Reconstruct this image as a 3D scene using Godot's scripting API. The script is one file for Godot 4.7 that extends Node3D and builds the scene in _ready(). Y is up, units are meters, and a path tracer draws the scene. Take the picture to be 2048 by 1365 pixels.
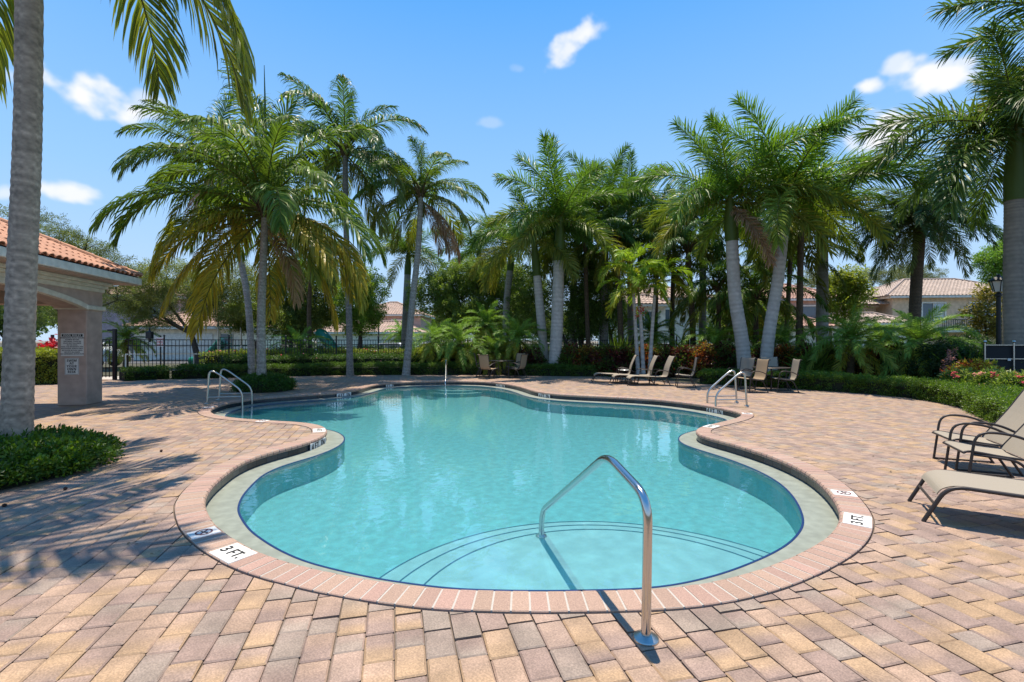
extends Node3D

const EYE := 1.55
const F := 950.0
var rng := RandomNumberGenerator.new()
var M := {}
var used := {}
var frond_store := {}
var E := PackedVector2Array()      # pool edge (inner edge of the coping), x and z
var EN := PackedVector2Array()     # its outward directions


class MB:
	var v := PackedVector3Array()
	var n := PackedVector3Array()
	var c := PackedColorArray()
	var i := PackedInt32Array()

	func face(pts: PackedVector3Array, col: Color, out := Vector3.ZERO) -> void:
		var nn := Vector3.ZERO
		for k in range(1, pts.size() - 1):
			nn += (pts[k + 1] - pts[0]).cross(pts[k] - pts[0])
		nn = nn.normalized()
		var flip := out != Vector3.ZERO and nn.dot(out) < 0.0
		if flip:
			nn = -nn
		var b := v.size()
		for p in pts:
			v.push_back(p)
			n.push_back(nn)
			c.push_back(col)
		for k in range(1, pts.size() - 1):
			i.push_back(b)
			i.push_back(b + (k + 1 if flip else k))
			i.push_back(b + (k if flip else k + 1))

	func quad(a: Vector3, b: Vector3, cc: Vector3, d: Vector3, col: Color, out := Vector3.ZERO) -> void:
		face(PackedVector3Array([a, b, cc, d]), col, out)

	func box(at: Vector3, size: Vector3, col := Color.WHITE, bs := Basis(), bevel := 0.0) -> void:
		var h := size * 0.5
		var b := minf(bevel, minf(h.x, minf(h.y, h.z)) * 0.8)
		var g := [h - Vector3(0, b, b), h - Vector3(b, 0, b), h - Vector3(b, b, 0)]
		var pt := func(ax: int, s: Vector3) -> Vector3:
			return at + bs * (Vector3(g[ax]) * s)
		for ax in 3:
			var u := (ax + 1) % 3
			var w := (ax + 2) % 3
			for sg in [-1.0, 1.0]:
				var q := PackedVector3Array()
				for k in [[-1.0, -1.0], [1.0, -1.0], [1.0, 1.0], [-1.0, 1.0]]:
					var s := Vector3.ZERO
					s[ax] = sg
					s[u] = k[0]
					s[w] = k[1]
					q.push_back(pt.call(ax, s))
				var o := Vector3.ZERO
				o[ax] = sg
				face(q, col, bs * o)
		if b > 0.0:
			for ax in 3:
				var u := (ax + 1) % 3
				var w := (ax + 2) % 3
				for su in [-1.0, 1.0]:
					for sw in [-1.0, 1.0]:
						var s0 := Vector3.ZERO
						s0[ax] = -1.0
						s0[u] = su
						s0[w] = sw
						var s1 := s0
						s1[ax] = 1.0
						var o := s0
						o[ax] = 0.0
						face(PackedVector3Array([pt.call(u, s0), pt.call(u, s1), pt.call(w, s1), pt.call(w, s0)]), col, bs * o)
			for k in 8:
				var s := Vector3(1.0 if k & 1 else -1.0, 1.0 if k & 2 else -1.0, 1.0 if k & 4 else -1.0)
				face(PackedVector3Array([pt.call(0, s), pt.call(1, s), pt.call(2, s)]), col, bs * s)

	func bar(a: Vector3, b: Vector3, w: float, h: float, col := Color.WHITE, bevel := 0.0) -> void:
		var z := (b - a).normalized()
		var x := Vector3.UP.cross(z)
		x = Vector3.RIGHT if x.length() < 0.01 else x.normalized()
		var y := z.cross(x)
		box((a + b) * 0.5, Vector3(w, h, (b - a).length()), col, Basis(x, y, z), bevel)

	func tube(pts: Array, rads: Array, sides := 8, col := Color.WHITE, cols: Array = [], cap := true) -> void:
		var m := pts.size()
		var t0: Vector3 = (pts[1] - pts[0]).normalized()
		var x := t0.cross(Vector3.UP if absf(t0.y) < 0.9 else Vector3.RIGHT).normalized()
		var b := v.size()
		for k in m:
			var a: Vector3 = pts[maxi(k - 1, 0)]
			var z: Vector3 = pts[mini(k + 1, m - 1)]
			var t := (z - a).normalized()
			x = (x - t * x.dot(t)).normalized()
			var y := t.cross(x)
			var r: float = rads[mini(k, rads.size() - 1)]
			var cl: Color = cols[k] if cols.size() else col
			for s in sides:
				var an := TAU * s / sides
				var d := x * cos(an) + y * sin(an)
				v.push_back(pts[k] + d * r)
				n.push_back(d)
				c.push_back(cl)
		for k in m - 1:
			for s in sides:
				var p := b + k * sides + s
				var q := b + k * sides + (s + 1) % sides
				for e in [p, p + sides, q, q, p + sides, q + sides]:
					i.push_back(e)
		if cap:
			for e in 2:
				var q := PackedVector3Array()
				for s in sides:
					q.push_back(v[b + (0 if e == 0 else (m - 1) * sides) + s])
				var dd: Vector3 = (pts[0] - pts[1]) if e == 0 else (pts[m - 1] - pts[m - 2])
				face(q, cols[0 if e == 0 else m - 1] if cols.size() else col, dd)

	func lathe(at: Vector3, prof: Array, sides := 16, col := Color.WHITE) -> void:
		# prof: [radius, height] pairs, flat bands
		for k in prof.size() - 1:
			for s in sides:
				var a := TAU * s / sides
				var b := TAU * (s + 1) / sides
				var p := PackedVector3Array()
				for e in [[k, a], [k, b], [k + 1, b], [k + 1, a]]:
					var r: float = prof[e[0]][0]
					p.push_back(at + Vector3(cos(e[1]) * r, prof[e[0]][1], sin(e[1]) * r))
				if prof[k][0] < 0.0005:
					p.remove_at(1)
				elif prof[k + 1][0] < 0.0005:
					p.remove_at(3)
				var mid := (a + b) * 0.5
				var dr: float = prof[k + 1][0] - prof[k][0]
				var dh: float = prof[k + 1][1] - prof[k][1]
				face(p, col, Vector3(cos(mid) * dh, -dr, sin(mid) * dh))

	func flat(poly: PackedVector2Array, y: float, col := Color.WHITE, slope := 0.0) -> void:
		# slope: drop per metre beyond three metres away
		var t := Geometry2D.triangulate_polygon(poly)
		for k in range(0, t.size(), 3):
			var q := PackedVector3Array()
			for e in 3:
				var p := poly[t[k + e]]
				q.push_back(Vector3(p.x, y - slope * maxf(-p.y - 3.0, 0.0), p.y))
			face(q, col, Vector3.UP)

	func mesh(origin := Vector3.ZERO) -> ArrayMesh:
		if origin != Vector3.ZERO:
			for k in v.size():
				v[k] -= origin
		var a := []
		a.resize(Mesh.ARRAY_MAX)
		a[Mesh.ARRAY_VERTEX] = v
		a[Mesh.ARRAY_NORMAL] = n
		a[Mesh.ARRAY_COLOR] = c
		a[Mesh.ARRAY_INDEX] = i
		var m := ArrayMesh.new()
		m.add_surface_from_arrays(Mesh.PRIMITIVE_TRIANGLES, a)
		return m


# ---------------------------------------------------------------- helpers
func at(x: float, y: float, z: float) -> Vector3:      # a measured point: picture column and row of the survey, metres away
	return Vector3((x - 1024.0) / F * z, EYE - (y - 682.0) / F * z, -z)

func gp(x: float, y: float) -> Vector3:                # the same for a point on the ground
	var z := EYE * F / (y - 682.0)
	return Vector3((x - 1024.0) / F * z, 0, -z)

func numbered(s: String) -> String:
	if not used.has(s):
		used[s] = 0
		return s
	used[s] += 1
	return "%s_%03d" % [s, used[s]]

func thing(called: String, label: String, category: String, where := Vector3.ZERO, group := "") -> Node3D:
	var o := Node3D.new()
	o.name = numbered(called)
	add_child(o)
	o.position = where
	o.set_meta("label", label)
	o.set_meta("category", category)
	if group:
		o.set_meta("group", group)
	return o

func put(called: String, mesh: Mesh, mat: Material, parent: Node = null) -> MeshInstance3D:
	var o := MeshInstance3D.new()
	o.name = called
	o.mesh = mesh
	o.set_surface_override_material(0, mat) if mesh.get_surface_count() else null
	if parent == null:
		o.name = numbered(called)
		add_child(o)
	else:
		parent.add_child(o, true)
	return o

func part(called: String, b: MB, mat: Material, parent: Node3D) -> MeshInstance3D:   # b is in world coordinates
	var org := parent.position
	var up := parent.get_parent()
	while up is Node3D and up != self:
		org += up.position
		up = up.get_parent()
	return put(called, b.mesh(org), mat, parent)

func structure(called: String, b: MB, mat: Material) -> MeshInstance3D:
	var o := put(called, b.mesh(), mat)
	o.set_meta("kind", "structure")
	return o

func copy(src: Node3D, label: String, where: Vector3, turn := 0.0, group := "") -> Node3D:
	var o: Node3D = src.duplicate()
	o.name = numbered(String(src.name).rstrip("0123456789_"))
	add_child(o)
	o.position = where
	o.rotation.y = turn
	o.set_meta("label", label)
	if group:
		o.set_meta("group", group)
	return o

func lin(r: float, g: float, b: float) -> Color:
	return Color(r, g, b)

func vary(col: Color, amount: float) -> Color:
	var k := 1.0 + rng.randf_range(-amount, amount)
	return Color(col.r * k, col.g * k, col.b * k)

func noise_tex(freq: float, size: int, lo: Color, hi: Color, type := FastNoiseLite.TYPE_SIMPLEX_SMOOTH, oct := 4, normal := false, strength := 4.0, sd := 1) -> NoiseTexture2D:
	var f := FastNoiseLite.new()
	f.noise_type = type
	f.frequency = freq
	f.fractal_octaves = oct
	f.seed = sd
	var t := NoiseTexture2D.new()
	t.width = size
	t.height = size
	t.seamless = true
	t.noise = f
	if normal:
		t.as_normal_map = true
		t.bump_strength = strength
	else:
		var g := Gradient.new()
		g.set_color(0, lo)
		g.set_color(1, hi)
		t.color_ramp = g
	return t

func mat(col: Color, rough := 0.8, metal := 0.0) -> StandardMaterial3D:
	var m := StandardMaterial3D.new()
	m.albedo_color = col.linear_to_srgb()
	m.roughness = rough
	m.metallic = metal
	return m

func vmat(rough := 0.8, metal := 0.0) -> StandardMaterial3D:
	var m := mat(Color.WHITE, rough, metal)
	m.vertex_color_use_as_albedo = true
	return m

func tex(m: StandardMaterial3D, t: Texture2D, scale: float, bump: Texture2D = null, depth := 0.3) -> StandardMaterial3D:
	m.albedo_texture = t
	m.uv1_triplanar = true
	m.uv1_world_triplanar = true
	m.uv1_scale = Vector3.ONE * scale
	if bump:
		m.heightmap_enabled = true
		m.heightmap_texture = bump
		m.heightmap_scale = depth
	return m

func leaf_mat(rough: float, back: float) -> StandardMaterial3D:
	var m := vmat(rough)
	m.backlight_enabled = true
	m.backlight = Color(back, back, back * 0.5).linear_to_srgb()
	return m

func bright(a: float) -> Color:
	return Color(a, a, a)

func make_materials() -> void:
	var grain := noise_tex(0.09, 512, bright(0.76), bright(1.0), FastNoiseLite.TYPE_SIMPLEX_SMOOTH, 5)
	var speck := noise_tex(0.16, 512, bright(0.70), bright(1.0), FastNoiseLite.TYPE_VALUE_CUBIC, 3, false, 4.0, 5)
	var soft := noise_tex(0.012, 512, bright(0.84), bright(1.0), FastNoiseLite.TYPE_SIMPLEX_SMOOTH, 5, false, 4.0, 7)
	var patch := noise_tex(0.02, 512, bright(0.6), bright(1.0), FastNoiseLite.TYPE_SIMPLEX_SMOOTH, 5, false, 4.0, 8)
	var patch_soft := noise_tex(0.02, 512, bright(0.80), bright(1.0), FastNoiseLite.TYPE_SIMPLEX_SMOOTH, 6, false, 4.0, 33)
	M.paver = tex(vmat(0.7), speck, 2.2, grain, 0.25)
	M.paver.detail_enabled = true
	M.paver.detail_albedo = noise_tex(0.02, 512, bright(0.78), bright(1.0), FastNoiseLite.TYPE_SIMPLEX_SMOOTH, 6, false, 4.0, 31)
	M.paver.detail_blend_mode = BaseMaterial3D.BLEND_MODE_MUL
	M.paver.detail_uv_layer = BaseMaterial3D.DETAIL_UV_2
	M.paver.uv2_triplanar = true
	M.paver.uv2_world_triplanar = true
	M.paver.uv2_scale = Vector3.ONE * 0.31
	M.brick = tex(vmat(0.8), speck, 2.6, grain, 0.12)
	M.mortar = tex(mat(Color(0.53, 0.48, 0.42), 0.9), grain, 3.0)
	M.sand = tex(mat(Color(0.17, 0.13, 0.10), 0.95), grain, 2.0)
	M.ground = tex(mat(Color(0.09, 0.085, 0.045), 0.95), patch, 0.25)
	M.lawn = tex(mat(Color(0.07, 0.12, 0.03), 0.95), patch, 0.3)
	M.road = tex(mat(Color(0.09, 0.09, 0.09), 0.9), grain, 0.5)
	M.plaster = tex(mat(Color(0.064, 0.335, 0.368), 0.7), patch_soft, 0.6)
	M.step = tex(mat(Color(0.135, 0.36, 0.40), 0.7), soft, 0.6)
	M.ledge = tex(mat(Color(0.265, 0.29, 0.242), 0.5), soft, 0.9)
	M.navy = tex(vmat(0.25), soft, 3.0)
	M.trim_blue = mat(Color(0.012, 0.035, 0.12), 0.3)
	var w := StandardMaterial3D.new()
	w.albedo_color = Color(Color(0.10, 0.52, 0.58).linear_to_srgb(), 0.13)
	w.transparency = BaseMaterial3D.TRANSPARENCY_ALPHA
	w.roughness = 0.0
	w.metallic_specular = 0.5
	w.normal_enabled = true
	w.normal_texture = noise_tex(0.012, 512, bright(0), bright(1), FastNoiseLite.TYPE_SIMPLEX_SMOOTH, 3, true, 3.0, 21)
	w.normal_scale = 0.14
	w.uv1_triplanar = true
	w.uv1_world_triplanar = true
	w.uv1_scale = Vector3.ONE * 0.55
	M.water = w
	M.steel = mat(Color(0.55, 0.54, 0.52), 0.16, 1.0)
	M.steel_dull = mat(Color(0.50, 0.49, 0.45), 0.32, 1.0)
	M.bronze = mat(Color(0.045, 0.035, 0.03), 0.45, 0.3)
	M.black = mat(Color(0.012, 0.012, 0.013), 0.5)
	M.ink = mat(Color(0.012, 0.012, 0.012), 0.8)
	M.maroon = mat(Color(0.12, 0.02, 0.03), 0.7)
	M.sling = tex(mat(Color(0.40, 0.34, 0.26), 0.85), noise_tex(0.3, 256, bright(0.8), bright(1.0)), 14.0)
	M.sling_tan = tex(mat(Color(0.50, 0.36, 0.22), 0.85), noise_tex(0.3, 256, bright(0.8), bright(1.0)), 14.0)
	M.sling.backlight_enabled = true
	M.sling.backlight = Color(0.5, 0.5, 0.5)
	M.sling_tan.backlight_enabled = true
	M.sling_tan.backlight = Color(0.6, 0.6, 0.6)
	M.white = tex(mat(Color(0.80, 0.755, 0.66), 0.6), soft, 0.7)
	M.sign = mat(Color(0.66, 0.64, 0.60), 0.5)
	M.stucco = tex(mat(Color(0.55, 0.395, 0.315), 0.9), soft, 0.5)
	M.cornice = tex(mat(Color(0.76, 0.69, 0.55), 0.7), soft, 0.7)
	M.tile = tex(vmat(0.75), soft, 1.3)
	M.wall_tan = tex(mat(Color(0.74, 0.54, 0.35), 0.9), soft, 0.3)
	M.wall_pink = tex(mat(Color(0.54, 0.36, 0.30), 0.9), soft, 0.3)
	M.wall_mauve = tex(mat(Color(0.42, 0.33, 0.34), 0.9), soft, 0.3)
	M.wall_cream = tex(mat(Color(0.86, 0.79, 0.64), 0.9), soft, 0.3)
	M.glass = mat(Color(0.10, 0.13, 0.15), 0.08)
	M.blind = mat(Color(0.45, 0.50, 0.53), 0.3)
	M.bark = tex(vmat(0.95), noise_tex(0.06, 256, bright(0.6), bright(1.0), FastNoiseLite.TYPE_SIMPLEX_SMOOTH, 5, false, 4.0, 12), 0.8, noise_tex(0.05, 256, bright(0.0), bright(1.0), FastNoiseLite.TYPE_SIMPLEX_SMOOTH, 5, false, 4.0, 13), 1.2)
	M.bark_smooth = tex(vmat(0.9), soft, 0.9, grain, 0.06)
	M.bark_ringed = tex(vmat(0.95), patch, 1.1, grain, 0.5)
	M.frond = leaf_mat(0.43, 0.9)
	M.frond.metallic_specular = 0.4
	M.dead = leaf_mat(0.8, 0.3)
	M.leaf = leaf_mat(0.42, 1.0)
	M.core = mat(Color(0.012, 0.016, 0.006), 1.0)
	M.slide = mat(Color(0.01, 0.16, 0.10), 0.35)
	M.car = mat(Color(0.72, 0.73, 0.74), 0.25)
	M.car_red = mat(Color(0.5, 0.03, 0.02), 0.25)
	M.screen = tex(mat(Color(0.012, 0.013, 0.015), 0.8), grain, 3.0)
	M.lamp_glass = mat(Color(0.55, 0.55, 0.52), 0.2)
	M.petal = vmat(0.6)


# ---------------------------------------------------------------- sky
func make_sky() -> PanoramaSkyMaterial:
	var w := 3072
	var h := 1536
	var col := Image.create(1, h, false, Image.FORMAT_RGBAF)
	var zen := Color(0.042, 0.19, 0.53)
	var top := Color(0.066, 0.262, 0.625)
	var mid := Color(0.22, 0.405, 0.67)
	var low := Color(0.39, 0.505, 0.63)
	for y in h:
		var el := 90.0 - 180.0 * (y + 0.5) / h
		var k := Color(0.30, 0.28, 0.24)
		if el > 0.0:
			if el < 16.0:
				k = low.lerp(mid, el / 16.0)
			elif el < 38.0:
				k = mid.lerp(top, (el - 16.0) / 22.0)
			else:
				k = top.lerp(zen, minf((el - 38.0) / 45.0, 1.0))
		col.set_pixel(0, y, k)
	col.resize(w, h, Image.INTERPOLATE_BILINEAR)
	var f := FastNoiseLite.new()
	f.noise_type = FastNoiseLite.TYPE_SIMPLEX_SMOOTH
	f.fractal_octaves = 5
	f.frequency = 0.35
	f.seed = 4
	# azimuth, elevation, half width, half height (degrees), tilt, thickness
	var clouds := []
	for q in [[190, 195, 105, 46, 8, 1.0], [285, 212, 50, 30, 0, 0.55], [132, 380, 56, 26, 0, 0.9], [1140, 92, 78, 30, -28, 0.85], [1190, 68, 40, 16, -10, 0.7], [1855, 152, 88, 40, 8, 1.1], [1790, 128, 30, 24, 0, 0.7], [1745, 176, 34, 22, 0, 0.95], [1772, 262, 80, 46, 0, 1.2], [980, 243, 40, 12, 0, 0.22], [1032, 134, 18, 10, 0, 0.15], [30, 150, 30, 18, 0, 0.5], [1000, 470, 30, 20, 0, 0.4], [8, 385, 30, 16, 0, 0.6]]:
		var d := Vector3((q[0] - 1024.0) / F, (682.0 - q[1]) / F, -1.0)
		var s := rad_to_deg(1.0 / F) / d.length()
		clouds.append([rad_to_deg(atan2(d.x, -d.z)), rad_to_deg(asin(d.normalized().y)), q[2] * s, q[3] * s, q[4], q[5]])
	for k in 26:
		clouds.append([rng.randf_range(55.0, 305.0), rng.randf_range(12.0, 45.0), rng.randf_range(2.0, 5.5), rng.randf_range(1.2, 2.4), rng.randf_range(-12, 12), rng.randf_range(0.4, 1.1)])
	for q in clouds:
		var ca := cos(deg_to_rad(q[1]))
		var cx: float = fposmod(q[0], 360.0) / 360.0 * w
		var cy: float = (90.0 - q[1]) / 180.0 * h
		var rx: float = q[2] / ca / 360.0 * w * 1.15
		var ry: float = q[3] / 180.0 * h * 1.3
		var rr := maxf(rx, ry)
		var ti := deg_to_rad(q[4])
		for y in range(maxi(int(cy - rr), 0), int(cy + rr)):
			for x in range(int(cx - rr), int(cx + rr)):
				var dx := (x - cx) / rx
				var dy := (y - cy) / ry
				var ex := (x - cx) * cos(ti) + (y - cy) * sin(ti)
				var ey := -(x - cx) * sin(ti) + (y - cy) * cos(ti)
				dx = ex / rx
				dy = ey / ry
				if dy > 0.0:
					dy *= 1.25
				var r2 := dx * dx + dy * dy
				if r2 > 1.0:
					continue
				var nz := f.get_noise_3d(x * 0.10 * ca, y * 0.13, q[0] * 3.0)
				var a := clampf((1.0 - r2) * 1.25 + nz * 0.95 - 0.42, 0.0, 1.0)
				a = smoothstep(0.0, 0.95, a) * minf(q[5], 1.0) * 0.95
				if a <= 0.0:
					continue
				var px := posmod(x, w)
				var base := col.get_pixel(px, y)
				col.set_pixel(px, y, base.lerp(Color(0.655, 0.65, 0.67), a))
	var s := PanoramaSkyMaterial.new()
	s.panorama = ImageTexture.create_from_image(col)
	return s

# ---------------------------------------------------------------- pool and deck
const POOL_TRACE := [  # the inner edge of the coping, surveyed all round, front centre first, clockwise seen from the deck
	[1024, 1181.5], [940, 1179.5], [885, 1177], [819, 1170], [727, 1157], [650, 1142], [549, 1116], [486, 1088], [449, 1063], [428, 1045], [413, 1018], [410, 998], [425, 972], [449, 950], [478, 929], [512, 914], [555, 901], [597, 890.5], [629, 880], [648, 871], [655, 862], [648, 854], [631, 848.5], [597, 844.5], [555, 842], [512, 839.5], [470, 836], [440, 831.5], [425, 826.5], [421, 821], [428, 815.5], [446, 808.5], [470, 803], [512, 797], [560, 792.8], [620, 788.8], [660, 786], [690, 783.2], [714, 779.5], [735, 773.5], [755, 768.8], [789, 765.2], [840, 763], [900, 762.2], [960, 763.2], [1000, 766.4], [1027, 770.6], [1047, 775.6], [1064, 781], [1087, 785.5], [1120, 788.8], [1153, 790.8], [1230, 794.4], [1307, 799], [1358, 804], [1409, 810.8], [1445, 817.2], [1472, 823.4], [1483, 828.4], [1478, 833.6], [1460, 839.6], [1425, 848], [1400, 854.5], [1391, 861], [1396, 868.5], [1420, 876.5], [1460, 887], [1512, 902.5], [1563, 921], [1610, 944], [1645, 971], [1669, 1001], [1680, 1027], [1675, 1047.5], [1655, 1073], [1614, 1099], [1563, 1122], [1512, 1141], [1440, 1160], [1384, 1170], [1307, 1177.5], [1200, 1180.5], [1110, 1182]]
const WATER := -0.15

func trace_pool() -> void:
	var raw := PackedVector2Array()
	for q in POOL_TRACE:
		var p := gp(q[0], q[1])
		raw.push_back(Vector2(p.x, p.z))
	var m := raw.size()
	var fine := PackedVector2Array()
	for k in m:
		for s in 12:
			fine.push_back(raw[k].cubic_interpolate(raw[(k + 1) % m], raw[(k + m - 1) % m], raw[(k + 2) % m], s / 12.0))
	# even steps of about 56 mm, then smoothed
	var total := 0.0
	for k in fine.size():
		total += fine[k].distance_to(fine[(k + 1) % fine.size()])
	var count := int(total / 0.056)
	var step := total / count
	var out := PackedVector2Array()
	var need := 0.0
	for k in fine.size():
		var a := fine[k]
		var b := fine[(k + 1) % fine.size()]
		var l := a.distance_to(b)
		while need < l and out.size() < count:
			out.push_back(a.lerp(b, need / l))
			need += step
		need -= l
	for pass_ in 10:
		var nx := out.duplicate()
		for k in count:
			nx[k] = out[k] * 0.5 + (out[(k + 1) % count] + out[(k + count - 1) % count]) * 0.25
		out = nx
	E = out
	var area := 0.0
	for k in count:
		area += E[k].cross(E[(k + 1) % count])
	EN.resize(count)
	for k in count:
		var t := (E[(k + 2) % count] - E[(k + count - 2) % count]).normalized()
		EN[k] = Vector2(t.y, -t.x) * signf(area)
	for pass_ in 3:
		var nx := EN.duplicate()
		for k in count:
			nx[k] = (EN[k] * 0.5 + (EN[(k + 1) % count] + EN[(k + count - 1) % count]) * 0.25).normalized()
		EN = nx

func ring(d: float) -> PackedVector2Array:
	var o := PackedVector2Array()
	for k in E.size():
		o.push_back(E[k] + EN[k] * d)
	return o

func ring_at(s: float, d: float) -> Vector2:      # s counts steps along the edge
	var m := E.size()
	var k := int(floor(s))
	var f := s - k
	var a := posmod(k, m)
	var b := posmod(k + 1, m)
	return E[a].lerp(E[b], f) + EN[a].lerp(EN[b], f).normalized() * d

func ring3(s: float, d: float, y: float) -> Vector3:
	var p := ring_at(s, d)
	return Vector3(p.x, y, p.y)

func band(b: MB, prof: Array, col := Color.WHITE, outward := 1.0) -> void:   # prof: [distance from the edge, height] pairs swept round the pool
	var m := E.size()
	for k in m:
		for j in prof.size() - 1:
			var p0: Array = prof[j]
			var p1: Array = prof[j + 1]
			var dy: float = p1[1] - p0[1]
			var dd: float = p1[0] - p0[0]
			var nn := EN[k] * -dy
			b.quad(ring3(k, p0[0], p0[1]), ring3(k + 1, p0[0], p0[1]), ring3(k + 1, p1[0], p1[1]), ring3(k, p1[0], p1[1]), col, Vector3(nn.x, dd, nn.y) * outward)

func nearest_step(p: Vector3) -> float:
	var best := 0
	var far := INF
	for k in E.size():
		var d := E[k].distance_squared_to(Vector2(p.x, p.z))
		if d < far:
			far = d
			best = k
	return best

func floor_y(p: Vector2) -> float:
	return -0.50

func build_pool() -> void:
	var m := E.size()
	# basin: wall below the ledge, sloping floor
	var b := MB.new()
	b.flat(ring(-0.27), -0.50, Color.WHITE, 0.0)
	for k in m:
		var a0 := ring_at(k, -0.28)
		var a1 := ring_at(k + 1, -0.28)
		var nn := -EN[k]
		b.quad(Vector3(a0.x, -0.2, a0.y), Vector3(a1.x, -0.2, a1.y), Vector3(a1.x, floor_y(a1) - 0.01, a1.y), Vector3(a0.x, floor_y(a0) - 0.01, a0.y), Color.WHITE, Vector3(nn.x, 0, nn.y))
	var basin := structure("pool_basin", b, M.plaster)
	b = MB.new()
	band(b, [[0.04, -0.140], [-0.16, -0.144], [-0.285, -0.1475], [-0.285, -0.24]])
	part("ledge", b, M.ledge, basin)
	b = MB.new()
	band(b, [[-0.268, -0.1445], [-0.288, -0.1455], [-0.288, -0.185]])
	part("ledge_trim", b, M.trim_blue, basin)
	# the curved entry steps at the near end
	var inner := ring(-0.1)
	var levels := [[1.46, -0.22], [1.72, -0.28], [1.97, -0.34]]
	for j in 3:
		var r: float = levels[j][0]
		var y: float = levels[j][1]
		var disc := PackedVector2Array()
		for k in 96:
			disc.push_back(Vector2(0.75 + cos(TAU * k / 96.0) * r, -3.0 + sin(TAU * k / 96.0) * r))
		b = MB.new()
		for poly in Geometry2D.intersect_polygons(disc, inner):
			b.flat(poly, y)
			for k in poly.size():
				var p := poly[k]
				var q := poly[(k + 1) % poly.size()]
				b.quad(Vector3(p.x, y, p.y), Vector3(q.x, y, q.y), Vector3(q.x, y - 0.25, q.y), Vector3(p.x, y - 0.25, p.y), Color.WHITE)
		var st := part("entry_step", b, M.step, basin)
		b = MB.new()
		for k in 96:
			var a := TAU * k / 96.0
			var c := TAU * (k + 1) / 96.0
			var pm := Vector2(0.75 + cos(a) * r, -3.0 + sin(a) * r)
			if not Geometry2D.is_point_in_polygon(pm, inner) or a < 0.1 and false:
				continue
			var q := PackedVector3Array()
			for e in [[a, r + 0.003], [c, r + 0.003], [c, r - 0.009], [a, r - 0.009]]:
				q.push_back(Vector3(0.75 + cos(e[0]) * e[1], y + 0.004, -3.0 + sin(e[0]) * e[1]))
			b.face(q, Color.WHITE, Vector3.UP)
			b.quad(q[0], q[1], q[1] + Vector3.DOWN * 0.02, q[0] + Vector3.DOWN * 0.02, Color.WHITE)
		part("step_edge", b, M.trim_blue, st)
	# matching shallow steps at the far end
	for j in 2:
		var disc := PackedVector2Array()
		for k in 64:
			disc.push_back(Vector2(-2.1 + cos(TAU * k / 64.0) * (1.0 + j * 0.3), -18.5 + sin(TAU * k / 64.0) * (1.0 + j * 0.3)))
		b = MB.new()
		for poly in Geometry2D.intersect_polygons(disc, inner):
			b.flat(poly, -0.30 - j * 0.07)
			for k in poly.size():
				var p := poly[k]
				var q := poly[(k + 1) % poly.size()]
				b.quad(Vector3(p.x, -0.30 - j * 0.07, p.y), Vector3(q.x, -0.30 - j * 0.07, q.y), Vector3(q.x, -0.52, q.y), Vector3(p.x, -0.52, p.y), Color.WHITE)
		part("entry_step", b, M.step, basin)
	# dark waterline tiles, one by one
	b = MB.new()
	band(b, [[0.03, -0.05], [0.03, -0.21]], Color(0.2, 0.2, 0.2))
	var tiles := structure("waterline_tiles", b, M.mortar)
	var per := m / 236.0
	for k in 236:
		var s0 := k * per + 0.03
		var s1 := (k + 1) * per - 0.03
		b = MB.new()
		var col := vary(Color(0.022, 0.03, 0.042), 0.45)
		var sm := (s0 + s1) * 0.5
		var nn := -EN[posmod(int(sm), m)]
		var o := Vector3(nn.x, 0, nn.y)
		for e in [[s0, sm], [sm, s1]]:
			b.quad(ring3(e[0], 0.022, -0.052), ring3(e[1], 0.022, -0.052), ring3(e[1], 0.022, -0.195), ring3(e[0], 0.022, -0.195), col, o)
		for e in [s0, s1]:
			b.quad(ring3(e, 0.022, -0.052), ring3(e, 0.03, -0.052), ring3(e, 0.03, -0.195), ring3(e, 0.022, -0.195), col)
		part("tile", b, M.navy, tiles)
	# coping: mortar bed and bullnosed bricks
	b = MB.new()
	band(b, [[0.236, -0.04], [0.236, 0.0085], [0.028, 0.0085], [0.008, -0.006], [0.012, -0.05], [0.05, -0.056]])
	var coping := structure("pool_coping", b, M.mortar)
	var prof := [[0.24, -0.03], [0.24, 0.005], [0.234, 0.010], [0.03, 0.010], [0.010, 0.002], [0.0, -0.018], [0.002, -0.042], [0.02, -0.054]]
	var count := int(m * 0.0565 / 0.108)
	var pb := float(m) / count
	var order := []
	for k in count:
		order.push_back([ring_at((k + 0.5) * pb, 0.1).length(), k])
	order.sort()
	var rest := MB.new()
	for e in order.size():
		var k: int = order[e][1]
		b = MB.new() if e < 296 else rest
		var s0 := (k + 0.055) * pb
		var s1 := (k + 0.945) * pb
		var col := vary(Color(0.46, 0.298, 0.225), 0.10)
		col.g *= rng.randf_range(0.95, 1.04)
		var dy := rng.randf_range(-0.0015, 0.0015)
		for j in prof.size() - 1:
			var p0: Array = prof[j]
			var p1: Array = prof[j + 1]
			var nn: Vector2 = EN[posmod(int(s0), m)] * -(p1[1] - p0[1])
			b.quad(ring3(s0, p0[0], p0[1] + dy), ring3(s1, p0[0], p0[1] + dy), ring3(s1, p1[0], p1[1] + dy), ring3(s0, p1[0], p1[1] + dy), col, Vector3(nn.x, 0, nn.y) + Vector3.UP * -(p1[0] - p0[0]))
		for s in [s0, s1]:
			var q := PackedVector3Array()
			for p in prof:
				q.push_back(ring3(s, p[0], p[1] + dy))
			b.face(q, col)
		if e < 296:
			part("brick", b, M.brick, coping)
	if rest.v.size():
		var far := part("far_brick", rest, M.brick, coping)
		far.set_meta("kind", "stuff")
	# water
	b = MB.new()
	b.flat(ring(0.016), WATER)
	structure("pool_water", b, M.water)


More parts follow.
